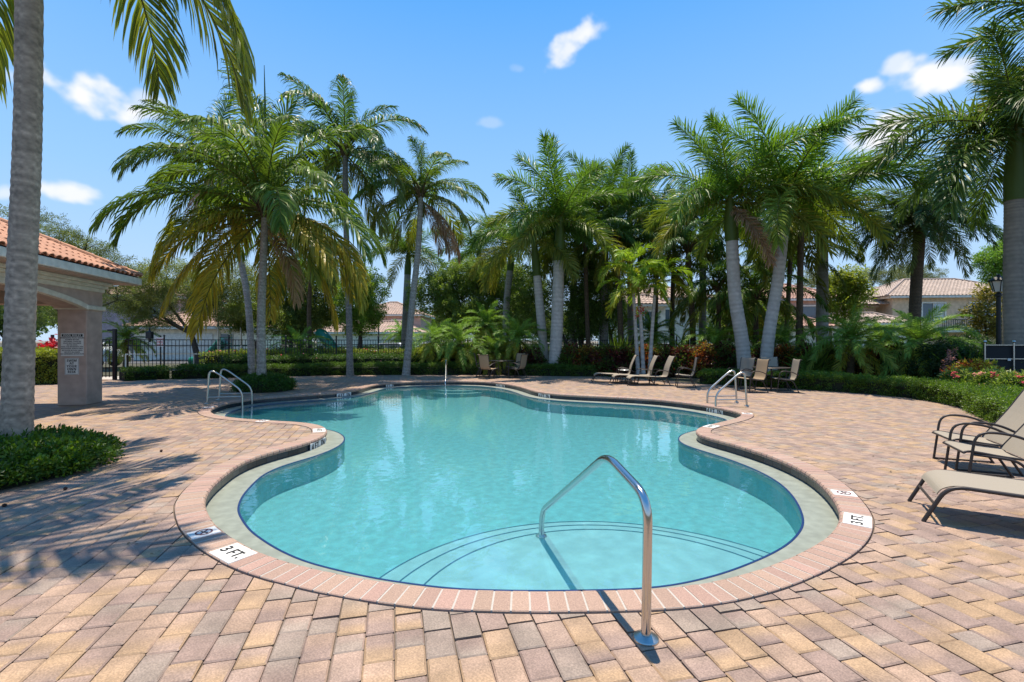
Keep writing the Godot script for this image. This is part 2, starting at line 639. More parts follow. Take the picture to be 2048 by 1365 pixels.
func deck_outline() -> PackedVector2Array:
	var o := PackedVector2Array()
	for q in [[-5.5, -0.2], [-9.0, 4.0], [-15.5, 9.0], [-17.8, 14.0], [-18.6, 19.0], [-15.2, 19.3], [-13.5, 19.2], [-9.5, 20.8], [-6.5, 21.8], [-1.0, 21.6], [3.6, 21.2], [4.8, 20.2], [6.5, 18.0], [9.6, 15.6], [11.3, 13.4], [11.9, 12.2], [11.4, 10.6], [10.3, 9.0], [8.8, 7.2], [8.2, 5.5], [7.5, 4.0], [6.0, 2.0], [5.5, -0.2]]:
		o.push_back(Vector2(q[0], -q[1]))
	return o

func paver_colors() -> Array:
	var tan_ := Color(0.49, 0.315, 0.175)
	var peach := Color(0.47, 0.31, 0.215)
	var mauve := Color(0.34, 0.23, 0.185)
	var grey := Color(0.355, 0.275, 0.218)
	var pink := Color(0.425, 0.29, 0.222)
	var pool := [tan_, peach, mauve, grey, pink, mauve, peach, mauve, tan_, pink, peach, grey]
	var a: Color = pool[rng.randi() % pool.size()]
	var b: Color = pool[rng.randi() % pool.size()]
	var e := rng.randf()
	var out := []
	var cut := rng.randf_range(0.25, 0.75)
	var soft := rng.randf_range(0.25, 0.5)
	for k in 4:
		var t := smoothstep(cut - soft, cut + soft, k / 3.0)
		var c := a.lerp(b, t * (0.95 if e < 0.8 else 0.3))
		out.push_back(vary(c.lerp(Color(0.41, 0.285, 0.200), 0.08) * 1.22, 0.07))
	return out

func paver(b: MB, o: Vector2, ax: Vector2, w: float, l: float, cols: Array, lift: float, tilt: float, fine := false) -> void:
	# o: corner; ax: direction of its length; a tumbled block whose tone drifts along it
	var ay := Vector2(-ax.y, ax.x)
	var g := 0.0022
	var e := 0.008
	var cut := 0.006 if fine else 0.0
	var jig := []
	for k in 4:
		jig.push_back(rng.randf_range(-0.0022, 0.0022))
	var pt := func(u: float, v: float, y: float) -> Vector3:
		var p: Vector2 = o + ax * (u + (jig[0] if v < w * 0.5 else jig[1])) + ay * (v + (jig[2] if u < l * 0.5 else jig[3]))
		return Vector3(p.x, y + lift + tilt * (u / l - 0.5), p.y)
	var rim := func(inset: float, c: float, y: float) -> Array:
		var i := inset
		if not fine:
			return [pt.call(i, i, y), pt.call(l - i, i, y), pt.call(l - i, w - i, y), pt.call(i, w - i, y)]
		return [pt.call(i + c, i, y), pt.call(l - i - c, i, y), pt.call(l - i, i + c, y), pt.call(l - i, w - i - c, y), pt.call(l - i - c, w - i, y), pt.call(i + c, w - i, y), pt.call(i, w - i - c, y), pt.call(i, i + c, y)]
	var us := [g + e, l * 0.36, l * 0.64, l - g - e]
	var ins := [0.0, 0.0, 0.0, 0.0]
	var tones := [0, 1, 2, 3]
	if fine:
		us = [g + e, g + e + cut, l * 0.36, l * 0.64, l - g - e - cut, l - g - e]
		ins = [cut, 0.0, 0.0, 0.0, 0.0, cut]
		tones = [0, 0, 1, 2, 3, 3]
	for k in us.size() - 1:
		var base := b.v.size()
		for q in [[k, 0], [k, 1], [k + 1, 1], [k + 1, 0]]:
			var v0: float = g + e + ins[q[0]]
			b.v.push_back(pt.call(us[q[0]], v0 if q[1] == 0 else w - v0, 0.0))
			b.n.push_back(Vector3.UP)
			b.c.push_back(vary(cols[tones[q[0]]], 0.05))
		for q in [0, 2, 1, 0, 3, 2]:
			b.i.push_back(base + q)
	var t: Array = rim.call(g + e, cut, 0.0)
	var q: Array = rim.call(g, cut * 1.2, -0.006)
	var d: Array = rim.call(g, cut * 1.2, -0.03)
	var n := t.size()
	var mid := o + ax * l * 0.5 + ay * w * 0.5
	for k in n:
		var k1 := (k + 1) % n
		var out: Vector3 = (t[k] + t[k1]) * 0.5 - Vector3(mid.x, 0, mid.y)
		out.y = 0.0
		var along := ((t[k] as Vector3) - (t[0] as Vector3)).dot(Vector3(ax.x, 0, ax.y)) / l
		var cc: Color = cols[clampi(int(along * 3.9), 0, 3)]
		b.quad(t[k], t[k1], q[k1], q[k], cc, out + Vector3.UP * 0.2)
		b.quad(q[k], q[k1], d[k1], d[k], cc * 0.85, out)

func build_deck() -> void:
	var deck := deck_outline()
	var hole := ring(0.246)
	var keep := ring(0.20)
	# ground with the pool cut out of it, in two halves
	var g := MB.new()
	var bed := MB.new()
	for side in [-1.0, 1.0]:
		var half := PackedVector2Array([Vector2(0.3, 60), Vector2(side * 420, 60), Vector2(side * 420, -420), Vector2(0.3, -420)])
		for p in Geometry2D.clip_polygons(half, keep):
			g.flat(p, -0.045)
		var near := PackedVector2Array([Vector2(0.3, 1), Vector2(side * 30, 1), Vector2(side * 30, -30), Vector2(0.3, -30)])
		for d in Geometry2D.intersect_polygons(near, deck):
			for p in Geometry2D.clip_polygons(d, keep):
				bed.flat(p, -0.016)
	structure("ground", g, M.ground)
	var floor_ := structure("pool_deck", bed, M.sand)
	# pavers in rows that run 14 degrees off the line of sight
	var ax := Vector2(-0.24, -0.971).normalized()
	var ay := Vector2(-ax.y, ax.x)
	var near_list := []
	var all := MB.new()
	var w := 0.15
	var variants := []
	for k in 40:
		var b := MB.new()
		var l := 0.225 if k < 26 else 0.15
		paver(b, Vector2.ZERO, Vector2(0, -1), w, l, paver_colors(), 0.0, 0.0, true)
		variants.push_back(b.mesh())
	var turn := -atan2(ax.x, -ax.y)
	var nb := Vector2(0.5, -2.3)
	for r in range(-190, 190):
		var u := -7.0 + rng.randf() * 0.2
		while u < 27.0:
			var long := rng.randf() < 0.62
			var l := 0.225 if long else 0.15
			var o := ax * u + ay * (r * w)
			u += l
			var mid := o + ax * l * 0.5 + ay * w * 0.5
			if absf(mid.x) > -mid.y * 1.16 + 1.6 or mid.y > -1.2:
				continue
			var lift := rng.randf_range(-0.0025, 0.002)
			var tilt := rng.randf_range(-0.003, 0.003)
			var quad_ := PackedVector2Array([o, o + ax * l, o + ax * l + ay * w, o + ay * w])
			var n_in := 0
			var n_hole := 0
			for p in quad_:
				if Geometry2D.is_point_in_polygon(p, deck):
					n_in += 1
				if Geometry2D.is_point_in_polygon(p, hole):
					n_hole += 1
			if n_in == 0 or n_hole == 4:
				continue
			if n_in == 4 and n_hole == 0:
				var dist := mid.distance_to(nb)
				if mid.y > -4.6 and absf(mid.x) < -mid.y * 1.13 + 0.1 and mid.y < -1.95:
					near_list.push_back([dist, o, l, lift, tilt])
				else:
					paver(all, o, ax, w, l, paver_colors(), lift, tilt, mid.y > -5.5)
				continue
			# cut to fit the coping or the edge of the deck
			var cols := paver_colors()
			for p1 in Geometry2D.intersect_polygons(quad_, deck):
				for p2 in Geometry2D.clip_polygons(p1, hole):
					for p3 in Geometry2D.offset_polygon(p2, -0.005):
						var tri_ := Geometry2D.triangulate_polygon(p3)
						var base := all.v.size()
						for p in p3:
							all.v.push_back(Vector3(p.x, lift, p.y))
							all.n.push_back(Vector3.UP)
							var t := clampf((p - o).dot(ax) / l, 0.0, 1.0)
							all.c.push_back((cols[0] as Color).lerp(cols[3], t))
						for k in range(0, tri_.size(), 3):
							var a := p3[tri_[k]]
							var flip := (p3[tri_[k + 1]] - a).cross(p3[tri_[k + 2]] - a) < 0.0
							all.i.push_back(base + tri_[k])
							all.i.push_back(base + tri_[k + (2 if flip else 1)])
							all.i.push_back(base + tri_[k + (1 if flip else 2)])
						for k in p3.size():
							var a := p3[k]
							var c := p3[(k + 1) % p3.size()]
							var out := (c - a).orthogonal()
							all.quad(Vector3(a.x, lift, a.y), Vector3(c.x, lift, c.y), Vector3(c.x, -0.03, c.y), Vector3(a.x, -0.03, a.y), cols[1] * 0.8, Vector3(out.x, 0, out.y))
	near_list.sort_custom(func(a, b): return a[0] < b[0])
	for k in near_list.size():
		var e: Array = near_list[k]
		if k < 298:
			var pick := rng.randi() % 26 if e[2] > 0.2 else 26 + rng.randi() % 14
			var o := MeshInstance3D.new()
			o.name = "paver"
			o.mesh = variants[pick]
			o.set_surface_override_material(0, M.paver)
			floor_.add_child(o, true)
			var p: Vector2 = e[1]
			o.position = Vector3(p.x, e[3], p.y)
			o.rotation = Vector3(e[4] * 3.0, turn, 0)
		else:
			paver(all, e[1], ax, w, e[2], paver_colors(), e[3], e[4], true)
	var far := part("far_paver", all, M.paver, floor_)
	far.set_meta("kind", "stuff")


func text_mesh(s: String, size: float, bold := true, depth := 0.003) -> TextMesh:
	var f := SystemFont.new()
	f.font_names = PackedStringArray(["Droid Sans"])
	f.font_weight = 700 if bold else 400
	var t := TextMesh.new()
	t.text = s
	t.font = f
	t.font_size = 48
	t.pixel_size = size / 48.0
	t.depth = depth
	t.curve_step = 4.0
	return t

func letter(s: String, size: float, parent: Node3D, pos: Vector3, bs := Basis(), mm: Material = null) -> void:
	var o := put("lettering", text_mesh(s, size), mm if mm else M.ink, parent)
	o.transform = Transform3D(bs, pos)

func depth_markers() -> void:
	# on the coping: read by someone on the deck who faces the water
	for q in [["3 FT.", 478, 1108, 0.30, "white 3 FT. depth tile on the near left coping", 1], ["", 411, 1068, 0.17, "white no-diving tile on the near left coping beyond the depth tile", 2], ["3 FT.", 1716, 1043, 0.30, "white 3 FT. depth tile on the near right coping by the chaise", 1], ["", 1700, 990, 0.17, "white no-diving tile on the right coping next to the depth tile", 2], ["4 FT.", 632, 862, 0.34, "white depth tile on the tip of the left deck bulge", 1], ["4 FT.", 1405, 852, 0.30, "white depth tile on the tip of the right deck bulge", 1], ["", 530, 842.5, 0.17, "small white tile on the coping beyond the left deck bulge", 2], ["", 423, 815, 0.17, "small white tile on the coping beside the left ladder", 2], ["", 1497, 828, 0.17, "small white tile on the coping beside the right ladder", 2]]:
		var s := nearest_step(gp(q[1], q[2]))
		var l: float = q[3]
		var c := ring3(s, 0.13, 0.0)
		var a := ring3(s - 1.0, 0.13, 0.0)
		var z := ring3(s + 1.0, 0.13, 0.0)
		var t := (z - a).normalized()
		var nn := EN[posmod(int(s), E.size())]
		var out := Vector3(nn.x, 0, nn.y)
		var right := Vector3.UP.cross(out).normalized()      # reader's right when facing the water
		var o := thing("depth_marker" if q[5] == 1 else "no_diving_marker", q[4], "pool marker", c, "white marker tiles set in the coping")
		var b := MB.new()
		b.box(Vector3(0, 0.004, 0), Vector3(l, 0.022, 0.2), Color.WHITE, Basis(right, Vector3.UP, out), 0.003)
		put("tile", b.mesh(), M.sign, o)
		var bs := Basis(right, -out, Vector3.UP)
		if q[5] == 1:
			letter(q[0], 0.118, o, Vector3(0, 0.0165, 0), bs)
		else:
			b = MB.new()
			for k in 28:
				var a0 := TAU * k / 28.0
				var a1 := TAU * (k + 1) / 28.0
				var f := PackedVector3Array()
				for e in [[a0, 0.062], [a1, 0.062], [a1, 0.05], [a0, 0.05]]:
					f.push_back(right * (cos(e[0]) * e[1]) + out * (sin(e[0]) * e[1]) + Vector3.UP * 0.018)
				b.face(f, Color.WHITE, Vector3.UP)
			b.bar((right + out) * 0.038 + Vector3.UP * 0.0165, -(right + out) * 0.038 + Vector3.UP * 0.0165, 0.01, 0.003)
			put("barred_circle", b.mesh(), M.maroon, o)
			b = MB.new()
			b.bar(right * -0.03 + out * 0.012 + Vector3.UP * 0.0165, right * 0.02 - out * 0.006 + Vector3.UP * 0.0165, 0.012, 0.0025)
			b.lathe(right * 0.032 - out * 0.012 + Vector3.UP * 0.016, [[0.009, 0.0], [0.009, 0.002], [0.0, 0.002]], 8)
			put("diver", b.mesh(), M.ink, o)
	# on the waterline band: read from the water
	for q in [[637, 876, "white depth plate on the tile band under the left deck bulge"], [688, 783.5, "white depth plate on the tile band right of the left planter"], [783, 766, "white depth plate on the far tile band left of the rail"], [1000, 766.4, "white depth plate on the far tile band right of the rail"], [1086, 785.4, "white depth plate on the tile band where the far bay ends"], [1428, 814, "white depth plate on the tile band behind the right ladder"]]:
		var s := nearest_step(gp(q[0], q[1]))
		var nn := EN[posmod(int(s), E.size())]
		var out := Vector3(nn.x, 0, nn.y)
		var c := ring3(s, 0.0, -0.105)
		var right := Vector3.UP.cross(-out).normalized()
		var o := thing("depth_plate", q[2], "pool marker", c, "white depth plates on the waterline tiles")
		var b := MB.new()
		for k in 4:
			b.box(right * (k - 1.5) * 0.135 + out * 0.016, Vector3(0.13, 0.13, 0.012), Color.WHITE, Basis(right, Vector3.UP, -out), 0.002)
		put("plate", b.mesh(), M.sign, o)
		letter("4 FT. IN", 0.13, o, out * 0.0085, Basis(right, Vector3.UP, -out))

# ---------------------------------------------------------------- palms
const SPECIES := {
	# leaf pairs, leaf length, leaf half width, bare stalk, hang, ruffle, stalk radius
	"coconut": [96, 0.25, 0.0056, 0.14, 1.35, 0.12, 0.010],
	"royal": [130, 0.215, 0.0056, 0.05, 0.42, 0.75, 0.010],
	"date": [84, 0.18, 0.0046, 0.08, 0.25, 0.35, 0.008],
	"christmas": [40, 0.26, 0.0120, 0.14, 0.35, 0.30, 0.012],
}
const CLASSES := {
	"coconut": [[84, 34], [66, 74], [46, 96], [22, 94], [-6, 74], [-38, 44]],
	"royal": [[84, 22], [66, 44], [44, 62], [20, 74], [-6, 74], [-36, 46]],
	"date": [[80, 50], [62, 80], [42, 95], [22, 95], [0, 80], [-30, 50]],
	"christmas": [[78, 60], [62, 90], [45, 105], [28, 105], [10, 95], [-15, 70]],
}

func frond_mesh(kind: String, cls: int, variant: int, fresh: Color, old: Color, aged: float) -> ArrayMesh:
	var key := "%s%d%d%s%.2f" % [kind, cls, variant, fresh.to_html(), aged]
	if frond_store.has(key):
		return frond_store[key]
	var r := RandomNumberGenerator.new()
	r.seed = hash(key)
	var sp: Array = SPECIES[kind]
	var cl: Array = CLASSES[kind][cls]
	var pts := []
	var rads := []
	var p := Vector3.ZERO
	var segs := 13
	var sway := r.randf_range(-0.35, 0.35)
	var e0: float = cl[0] + r.randf_range(-6, 6)
	var dr: float = cl[1] * r.randf_range(0.85, 1.15)
	for k in segs + 1:
		pts.push_back(p)
		var t := float(k) / segs
		rads.push_back(lerpf(sp[6], 0.0018, pow(t, 0.7)))
		var e := deg_to_rad(e0 - dr * pow(t, 1.25))
		var y := sway * t * t
		p += Vector3(cos(e) * cos(y), sin(e), cos(e) * sin(y)) / segs
	var b := MB.new()
	var stalk := fresh.lerp(Color(0.24, 0.20, 0.05), 0.55)
	if kind == "dead":
		stalk = old
	b.tube(pts, rads, 5, stalk, [], false)
	var n: int = sp[0]
	var bent := r.randf_range(0.7, 1.2)
	var yellow := aged
	var ragged := r.randf_range(0.0, 0.4) if kind == "coconut" or kind == "royal" else 0.0
	for k in n:
		var tt := float(k) / (n - 1)
		var t: float = sp[3] + (0.995 - sp[3]) * tt
		var u := t * segs
		var j := mini(int(u), segs - 1)
		var a: Vector3 = pts[j]
		var z: Vector3 = pts[j + 1]
		var tan_ := (z - a).normalized()
		var side := tan_.cross(Vector3.UP)
		side = side.normalized() if side.length() > 0.05 else Vector3(0, 0, 1)
		if cls == 0:
			side = side.rotated(tan_, t * 2.0 + variant)
		var nor := side.cross(tan_).normalized()
		var o := a.lerp(z, u - j)
		var l: float = sp[1] * (0.35 + 0.75 * sin(PI * clampf(0.12 + tt * 0.80, 0.0, 1.0)))
		if kind == "coconut" and tt > 0.85:
			l *= 1.0 - (tt - 0.85) * 1.5
		var ang := deg_to_rad(lerpf(62.0, 22.0, tt))
		for sgn in [-1.0, 1.0]:
			if r.randf() < 0.03 or (ragged > 0.0 and sin(k * 0.55 + sgn * 2.0 + variant * 3.0) + r.randf_range(-0.5, 0.5) > 1.25 - ragged):
				continue
			var ll := l * r.randf_range(0.82, 1.12)
			var ru: float = sp[5]
			var v := r.randf_range(-ru * 0.8, ru * 1.1) + (0.12 if kind == "coconut" else 0.05)
			if kind == "royal":
				v = [0.75, 0.1, -0.45][(k + (0 if sgn > 0 else 1)) % 3] * r.randf_range(0.6, 1.3)
			var an := ang * r.randf_range(0.85, 1.12)
			var d0: Vector3 = (side * sgn * sin(an) + tan_ * cos(an) + nor * v).normalized()
			var hg: float = sp[4] * bent * r.randf_range(0.6, 1.3)
			var p1 := o + d0 * ll * 0.36
			var d1 := (d0 + Vector3.DOWN * hg * 0.7).normalized()
			var p2 := p1 + d1 * ll * 0.36
			var d2 := (d1 + Vector3.DOWN * hg * 1.1).normalized()
			var p3 := p2 + d2 * ll * 0.28
			var wv := (tan_ * 0.9 + nor * r.randf_range(-0.5, 0.5))
			wv = (wv - d0 * wv.dot(d0)).normalized() * sp[2]
			var tone := r.randf_range(1.1, 2.1)
			var f := clampf(yellow * r.randf_range(0.5, 1.5) + (0.25 * yellow * tt), 0.0, 1.0)
			var c0 := fresh.lerp(old, f) * tone
			var c1 := fresh.lerp(old, clampf(f * 1.5 + 0.03, 0.0, 1.0)) * tone
			c0.a = 1.0
			c1.a = 1.0
			var base := b.v.size()
			var nn := wv.cross(d0).normalized()
			var n2 := wv.cross(d2).normalized()
			for q in [[o - wv * 0.5, c0, nn], [o + wv * 0.5, c0, nn], [p1 - wv, c0, nn], [p1 + wv, c0, nn], [p2 - wv * 0.75, c0, n2], [p2 + wv * 0.75, c0, n2], [p3, c1, n2]]:
				b.v.push_back(q[0])
				b.c.push_back(q[1])
				b.n.push_back(q[2])
			for q in [0, 2, 1, 1, 2, 3, 2, 4, 3, 3, 4, 5, 4, 6, 5]:
				b.i.push_back(base + q)
	var m := b.mesh()
	frond_store[key] = m
	return m

func trunk_mesh(b: MB, pts: Array, r0: float, r1: float, col: Color, rings: float, flare := 1.35, bulge := 0.0, rough := 1.0) -> void:
	# pts: a few points from the foot to the crown; ringed bark
	var total := 0.0
	for k in pts.size() - 1:
		total += (pts[k + 1] - pts[k]).length()
	var n := clampi(int(total / rings * 2.0), 12, 130)
	var path := []
	var rad := []
	var cols := []
	var m := pts.size()
	for k in n + 1:
		var t := float(k) / n
		var u := t * (m - 1)
		var j := mini(int(u), m - 2)
		var p: Vector3 = (pts[j] as Vector3).cubic_interpolate(pts[j + 1], pts[maxi(j - 1, 0)], pts[mini(j + 2, m - 1)], u - j)
		path.push_back(p)
		var r := lerpf(r0, r1, t) * (1.0 + (flare - 1.0) * exp(-t * total * 1.8)) + bulge * r0 * sin(PI * clampf(t, 0, 1))
		r *= 1.0 + ((0.022 if k % 2 else -0.018) + rng.randf_range(-0.008, 0.008)) * rough
		rad.push_back(r)
		cols.push_back(vary(col if k % 2 else col * (1.0 - 0.2 * rough), 0.12 * rough))
	b.tube(path, rad, 14, col, cols)

func palm(called: String, label: String, kind: String, pts: Array, r0: float, r1: float, bark: Color, length: float, count: int, o := {}) -> Node3D:
	# pts: the trunk from foot to crown in world coordinates
	var foot: Vector3 = pts[0]
	var top: Vector3 = pts[pts.size() - 1]
	var t := thing(called, label, "palm tree", foot, o.get("group", ""))
	var b := MB.new()
	trunk_mesh(b, pts, r0, r1, bark, o.get("rings", 0.16), o.get("flare", 1.3), o.get("bulge", 0.0), 0.8 if kind == "royal" else 1.0)
	part("trunk", b, M.bark_smooth if kind == "royal" or kind == "christmas" else M.bark_ringed if kind == "coconut" else M.bark, t)
	var up: Vector3 = (top - (pts[pts.size() - 2] as Vector3)).normalized()
	var shaft: float = o.get("shaft", 0.0)
	var fresh: Color = o.get("fresh", Color(0.055, 0.115, 0.024))
	var old: Color = o.get("old", Color(0.24, 0.19, 0.03))
	if shaft > 0.0:
		b = MB.new()
		b.tube([top - up * 0.05, top + up * shaft * 0.3, top + up * shaft * 0.75, top + up * shaft], [r1 * 1.08, r1 * 1.12, r1 * 0.8, r1 * 0.5], 12, o.get("shaft_color", Color(0.12, 0.17, 0.035)))
		part("crownshaft", b, M.frond, t)
		top += up * shaft * 0.92
	elif kind == "coconut":
		b = MB.new()
		for k in 9:
			var an := k * 2.4
			var d := Vector3(cos(an), 0.9, sin(an)).normalized()
			b.tube([top - up * 0.25 + d * r1 * 0.6, top + d * 0.35, top + d * 0.6], [r1 * 0.5, r1 * 0.38, 0.02], 6, vary(Color(0.16, 0.10, 0.05), 0.3))
		part("fibre", b, M.bark, t)
	var lo: float = o.get("lowest", -16.0 if kind == "royal" else -32.0)
	var hi: float = o.get("highest", 84.0)
	var cls: Array = CLASSES[kind]
	var turn: float = o.get("turn", rng.randf() * TAU)
	for k in count:
		var f := (k + 0.5) / count
		var e := lerpf(hi, lo, pow(f, 0.9)) + rng.randf_range(-7, 7)
		var best := 0
		for c in 6:
			if absf(cls[c][0] - e) < absf(cls[best][0] - e):
				best = c
		var aged: float = maxf(0.0, (f - 0.55)) * o.get("aging", 0.9)
		aged = snappedf(aged, 0.2)
		var fr := put("frond", frond_mesh(kind, best, (k * 7 / 3) % (2 if kind == "date" else 4), fresh, old, aged), M.frond, t)
		var s: float = length * rng.randf_range(0.86, 1.1) * (o.get("top", 0.74) if best == 0 else o.get("second", 0.86) if best == 1 else 1.0)
		fr.position = top - foot + up * (0.12 * (1.0 - f)) + Vector3.UP * -0.1 * f
		var yaw := turn + k * 2.39996 + rng.randf_range(-0.15, 0.15)
		if cls[best][0] < 30 and kind != "date":
			var off := wrapf(yaw + PI * 0.5 - o.get("bare", 0.0), -PI, PI)
			if absf(off) < 0.62:
				yaw += signf(off) * 0.75
		fr.rotation.y = yaw
		if best <= 1:
			fr.rotation.z = rng.randf_range(-0.06, 0.06)
		fr.scale = Vector3.ONE * s
	if o.has("spear"):
		b = MB.new()
		var sl: float = o.spear
		b.tube([top, top + Vector3(0.02, sl * 0.5, 0), top + Vector3(-0.02, sl, 0.02)], [0.05, 0.045, 0.008], 6, fresh * 1.3)
		part("spear_leaf", b, M.frond, t)
	for q in o.get("extra", []):        # single fronds: [class, turn in degrees, length, dead]
		var dead: bool = q[3]
		var fr := put("dead_frond" if dead else "frond", frond_mesh(kind, q[0], q[1] % 2, Color(0.20, 0.11, 0.055) if dead else fresh, Color(0.26, 0.15, 0.08) if dead else old, 0.4 if dead else 0.2), M.dead if dead else M.frond, t)
		fr.position = top - foot - up * (0.25 if dead else 0.0)
		fr.rotation.y = deg_to_rad(q[1])
		fr.scale = Vector3.ONE * float(q[2])
	return t


# ---------------------------------------------------------------- leafy plants
func cluster(kind: String) -> ArrayMesh:
	# a sprig: leaves scattered round short twigs, about one unit across
	if frond_store.has("cluster" + kind):
		return frond_store["cluster" + kind]
	var r := RandomNumberGenerator.new()
	r.seed = hash(kind)
	var q: Array = {"tree": [64, 0.22, 0.10], "fine": [90, 0.16, 0.06], "hedge": [40, 0.26, 0.13], "broad": [26, 0.42, 0.15], "strap": [22, 0.75, 0.07]}[kind]
	var b := MB.new()
	for k in q[0]:
		var d := Vector3(r.randfn(), r.randfn() * 0.8 + 0.25, r.randfn()).normalized()
		var o: Vector3 = d * pow(r.randf(), 0.55) * 0.5
		if kind == "strap":
			o = Vector3(d.x, 0, d.z) * 0.06
			d = (d + Vector3.UP * 0.6).normalized()
		var l: float = q[1] * r.randf_range(0.6, 1.2)
		var w: float = q[2] * r.randf_range(0.7, 1.2)
		var dir := (d + Vector3(r.randfn(), r.randfn() * 0.7, r.randfn()) * (0.55 if kind != "strap" else 0.1) + Vector3.UP * 0.15).normalized()
		var s := dir.cross(Vector3(r.randfn(), r.randfn() + 1.2, r.randfn())).normalized() * w * 0.5
		var up := s.cross(dir).normalized()
		if up.y < 0.0:
			up = -up
		var tone := r.randf_range(0.65, 1.3)
		var col := Color(tone, tone * r.randf_range(0.95, 1.06), tone * r.randf_range(0.8, 1.1))
		var mid: Vector3 = o + dir * l * 0.45 + up * l * 0.05
		var tip: Vector3 = o + dir * l - up * l * 0.12 * r.randf()
		b.face(PackedVector3Array([o, mid - s, tip]), col)
		b.face(PackedVector3Array([o, tip, mid + s]), col)
	var m := b.mesh()
	frond_store["cluster" + kind] = m
	return m

func scatter(called: String, kind: String, spots: Array, parent: Node3D, m: Material = null) -> MultiMeshInstance3D:
	# spots: [world position, size, colour, optional upright]
	var mm := MultiMesh.new()
	mm.transform_format = MultiMesh.TRANSFORM_3D
	mm.use_colors = true
	mm.mesh = cluster(kind)
	mm.instance_count = spots.size()
	for k in spots.size():
		var q: Array = spots[k]
		var bs := Basis.from_euler(Vector3(rng.randf_range(-0.5, 0.5), rng.randf() * TAU, rng.randf_range(-0.5, 0.5)))
		if q.size() > 3:
			bs = Basis(Vector3.UP, rng.randf() * TAU)
		var s: float = q[1]
		mm.set_instance_transform(k, Transform3D(bs.scaled(Vector3.ONE * s), (q[0] as Vector3) - parent.position))
		mm.set_instance_color(k, q[2])
	var o := MultiMeshInstance3D.new()
	o.name = called
	o.multimesh = mm
	o.material_override = m if m else M.leaf
	o.set_meta("kind", "stuff")
	parent.add_child(o, true)
	return o

func leafy_tree(called: String, label: String, foot: Vector3, blobs: Array, per: float, size: float, col: Color, kind := "tree", group := "", trunk_r := 0.16, stems := 1) -> Node3D:
	# blobs: [centre, radii] ellipsoids that make up the uneven crown
	var t := thing(called, label, "tree", foot, group)
	var b := MB.new()
	var hub := Vector3.ZERO
	for q in blobs:
		hub += q[0]
	hub /= blobs.size()
	var fork: Vector3 = foot.lerp(hub, 0.45)
	for s in stems:
		var sp := Vector3(rng.randf_range(-0.5, 0.5), 0, rng.randf_range(-0.4, 0.4)) * (0.0 if stems == 1 else 1.0)
		b.tube([foot + sp * 0.5 - Vector3.UP * 0.1, foot.lerp(fork, 0.5) + sp, fork + sp * 1.8], [trunk_r * 1.3, trunk_r, trunk_r * 0.8], 8, Color(0.13, 0.10, 0.075))
	part("trunk", b, M.bark, t)
	b = MB.new()
	for q in blobs:
		var c: Vector3 = q[0]
		var rr: Vector3 = q[1]
		var a := fork.lerp(c, 0.5) + Vector3(rng.randf_range(-0.4, 0.4), rng.randf_range(-0.2, 0.3), rng.randf_range(-0.4, 0.4))
		b.tube([fork, a, c], [trunk_r * 0.6, trunk_r * 0.4, trunk_r * 0.2], 6, Color(0.12, 0.095, 0.07))
		for k in 5:
			var d := Vector3(rng.randfn(), rng.randfn() * 0.6 + 0.4, rng.randfn()).normalized()
			b.tube([c, c + d * rr * 0.45, c + d * rr * 0.9], [trunk_r * 0.2, trunk_r * 0.12, 0.012], 5, Color(0.12, 0.095, 0.07))
	part("limbs", b, M.bark, t)
	var spots := []
	for q in blobs:
		var c: Vector3 = q[0]
		var rr: Vector3 = q[1]
		var count := int(per * 1.2 * (rr.x * rr.y + rr.y * rr.z + rr.x * rr.z))
		for k in count:
			var d := Vector3(rng.randfn(), rng.randfn(), rng.randfn()).normalized()
			var p := c + d * rr * pow(rng.randf(), 0.28) * rng.randf_range(0.86, 1.12)
			spots.push_back([p, size * rng.randf_range(0.7, 1.35), vary(Color(col.r * 2.75, col.g * 2.4, col.b * 1.8), 0.3)])
	scatter("crown", kind, spots, t)
	return t

func shrub(called: String, label: String, foot: Vector3, rx: float, h: float, rz: float, cols: Array, size: float, count: int, kind := "broad", group := "", category := "shrub") -> Node3D:
	var t := thing(called, label, category, foot, group)
	var b := MB.new()
	for k in 7:
		var d := Vector3(rng.randf_range(-1, 1) * rx * 0.7, h * rng.randf_range(0.5, 0.85), rng.randf_range(-1, 1) * rz * 0.7)
		b.tube([foot + Vector3(d.x, 0, d.z) * 0.3, foot + d * 0.6, foot + d], [0.022, 0.016, 0.008], 5, Color(0.10, 0.075, 0.05))
	part("stem", b, M.bark, t)
	var spots := []
	for k in count:
		var d := Vector3(rng.randfn(), absf(rng.randfn()), rng.randfn()).normalized() * pow(rng.randf(), 0.3)
		var c: Color = cols[rng.randi() % cols.size()]
		spots.push_back([foot + Vector3(d.x * rx, 0.08 + d.y * h * 0.92, d.z * rz), size * rng.randf_range(0.75, 1.25), vary(c * 1.4, 0.25)] + ([true] if kind == "strap" else []))
	scatter("foliage", kind, spots, t)
	return t

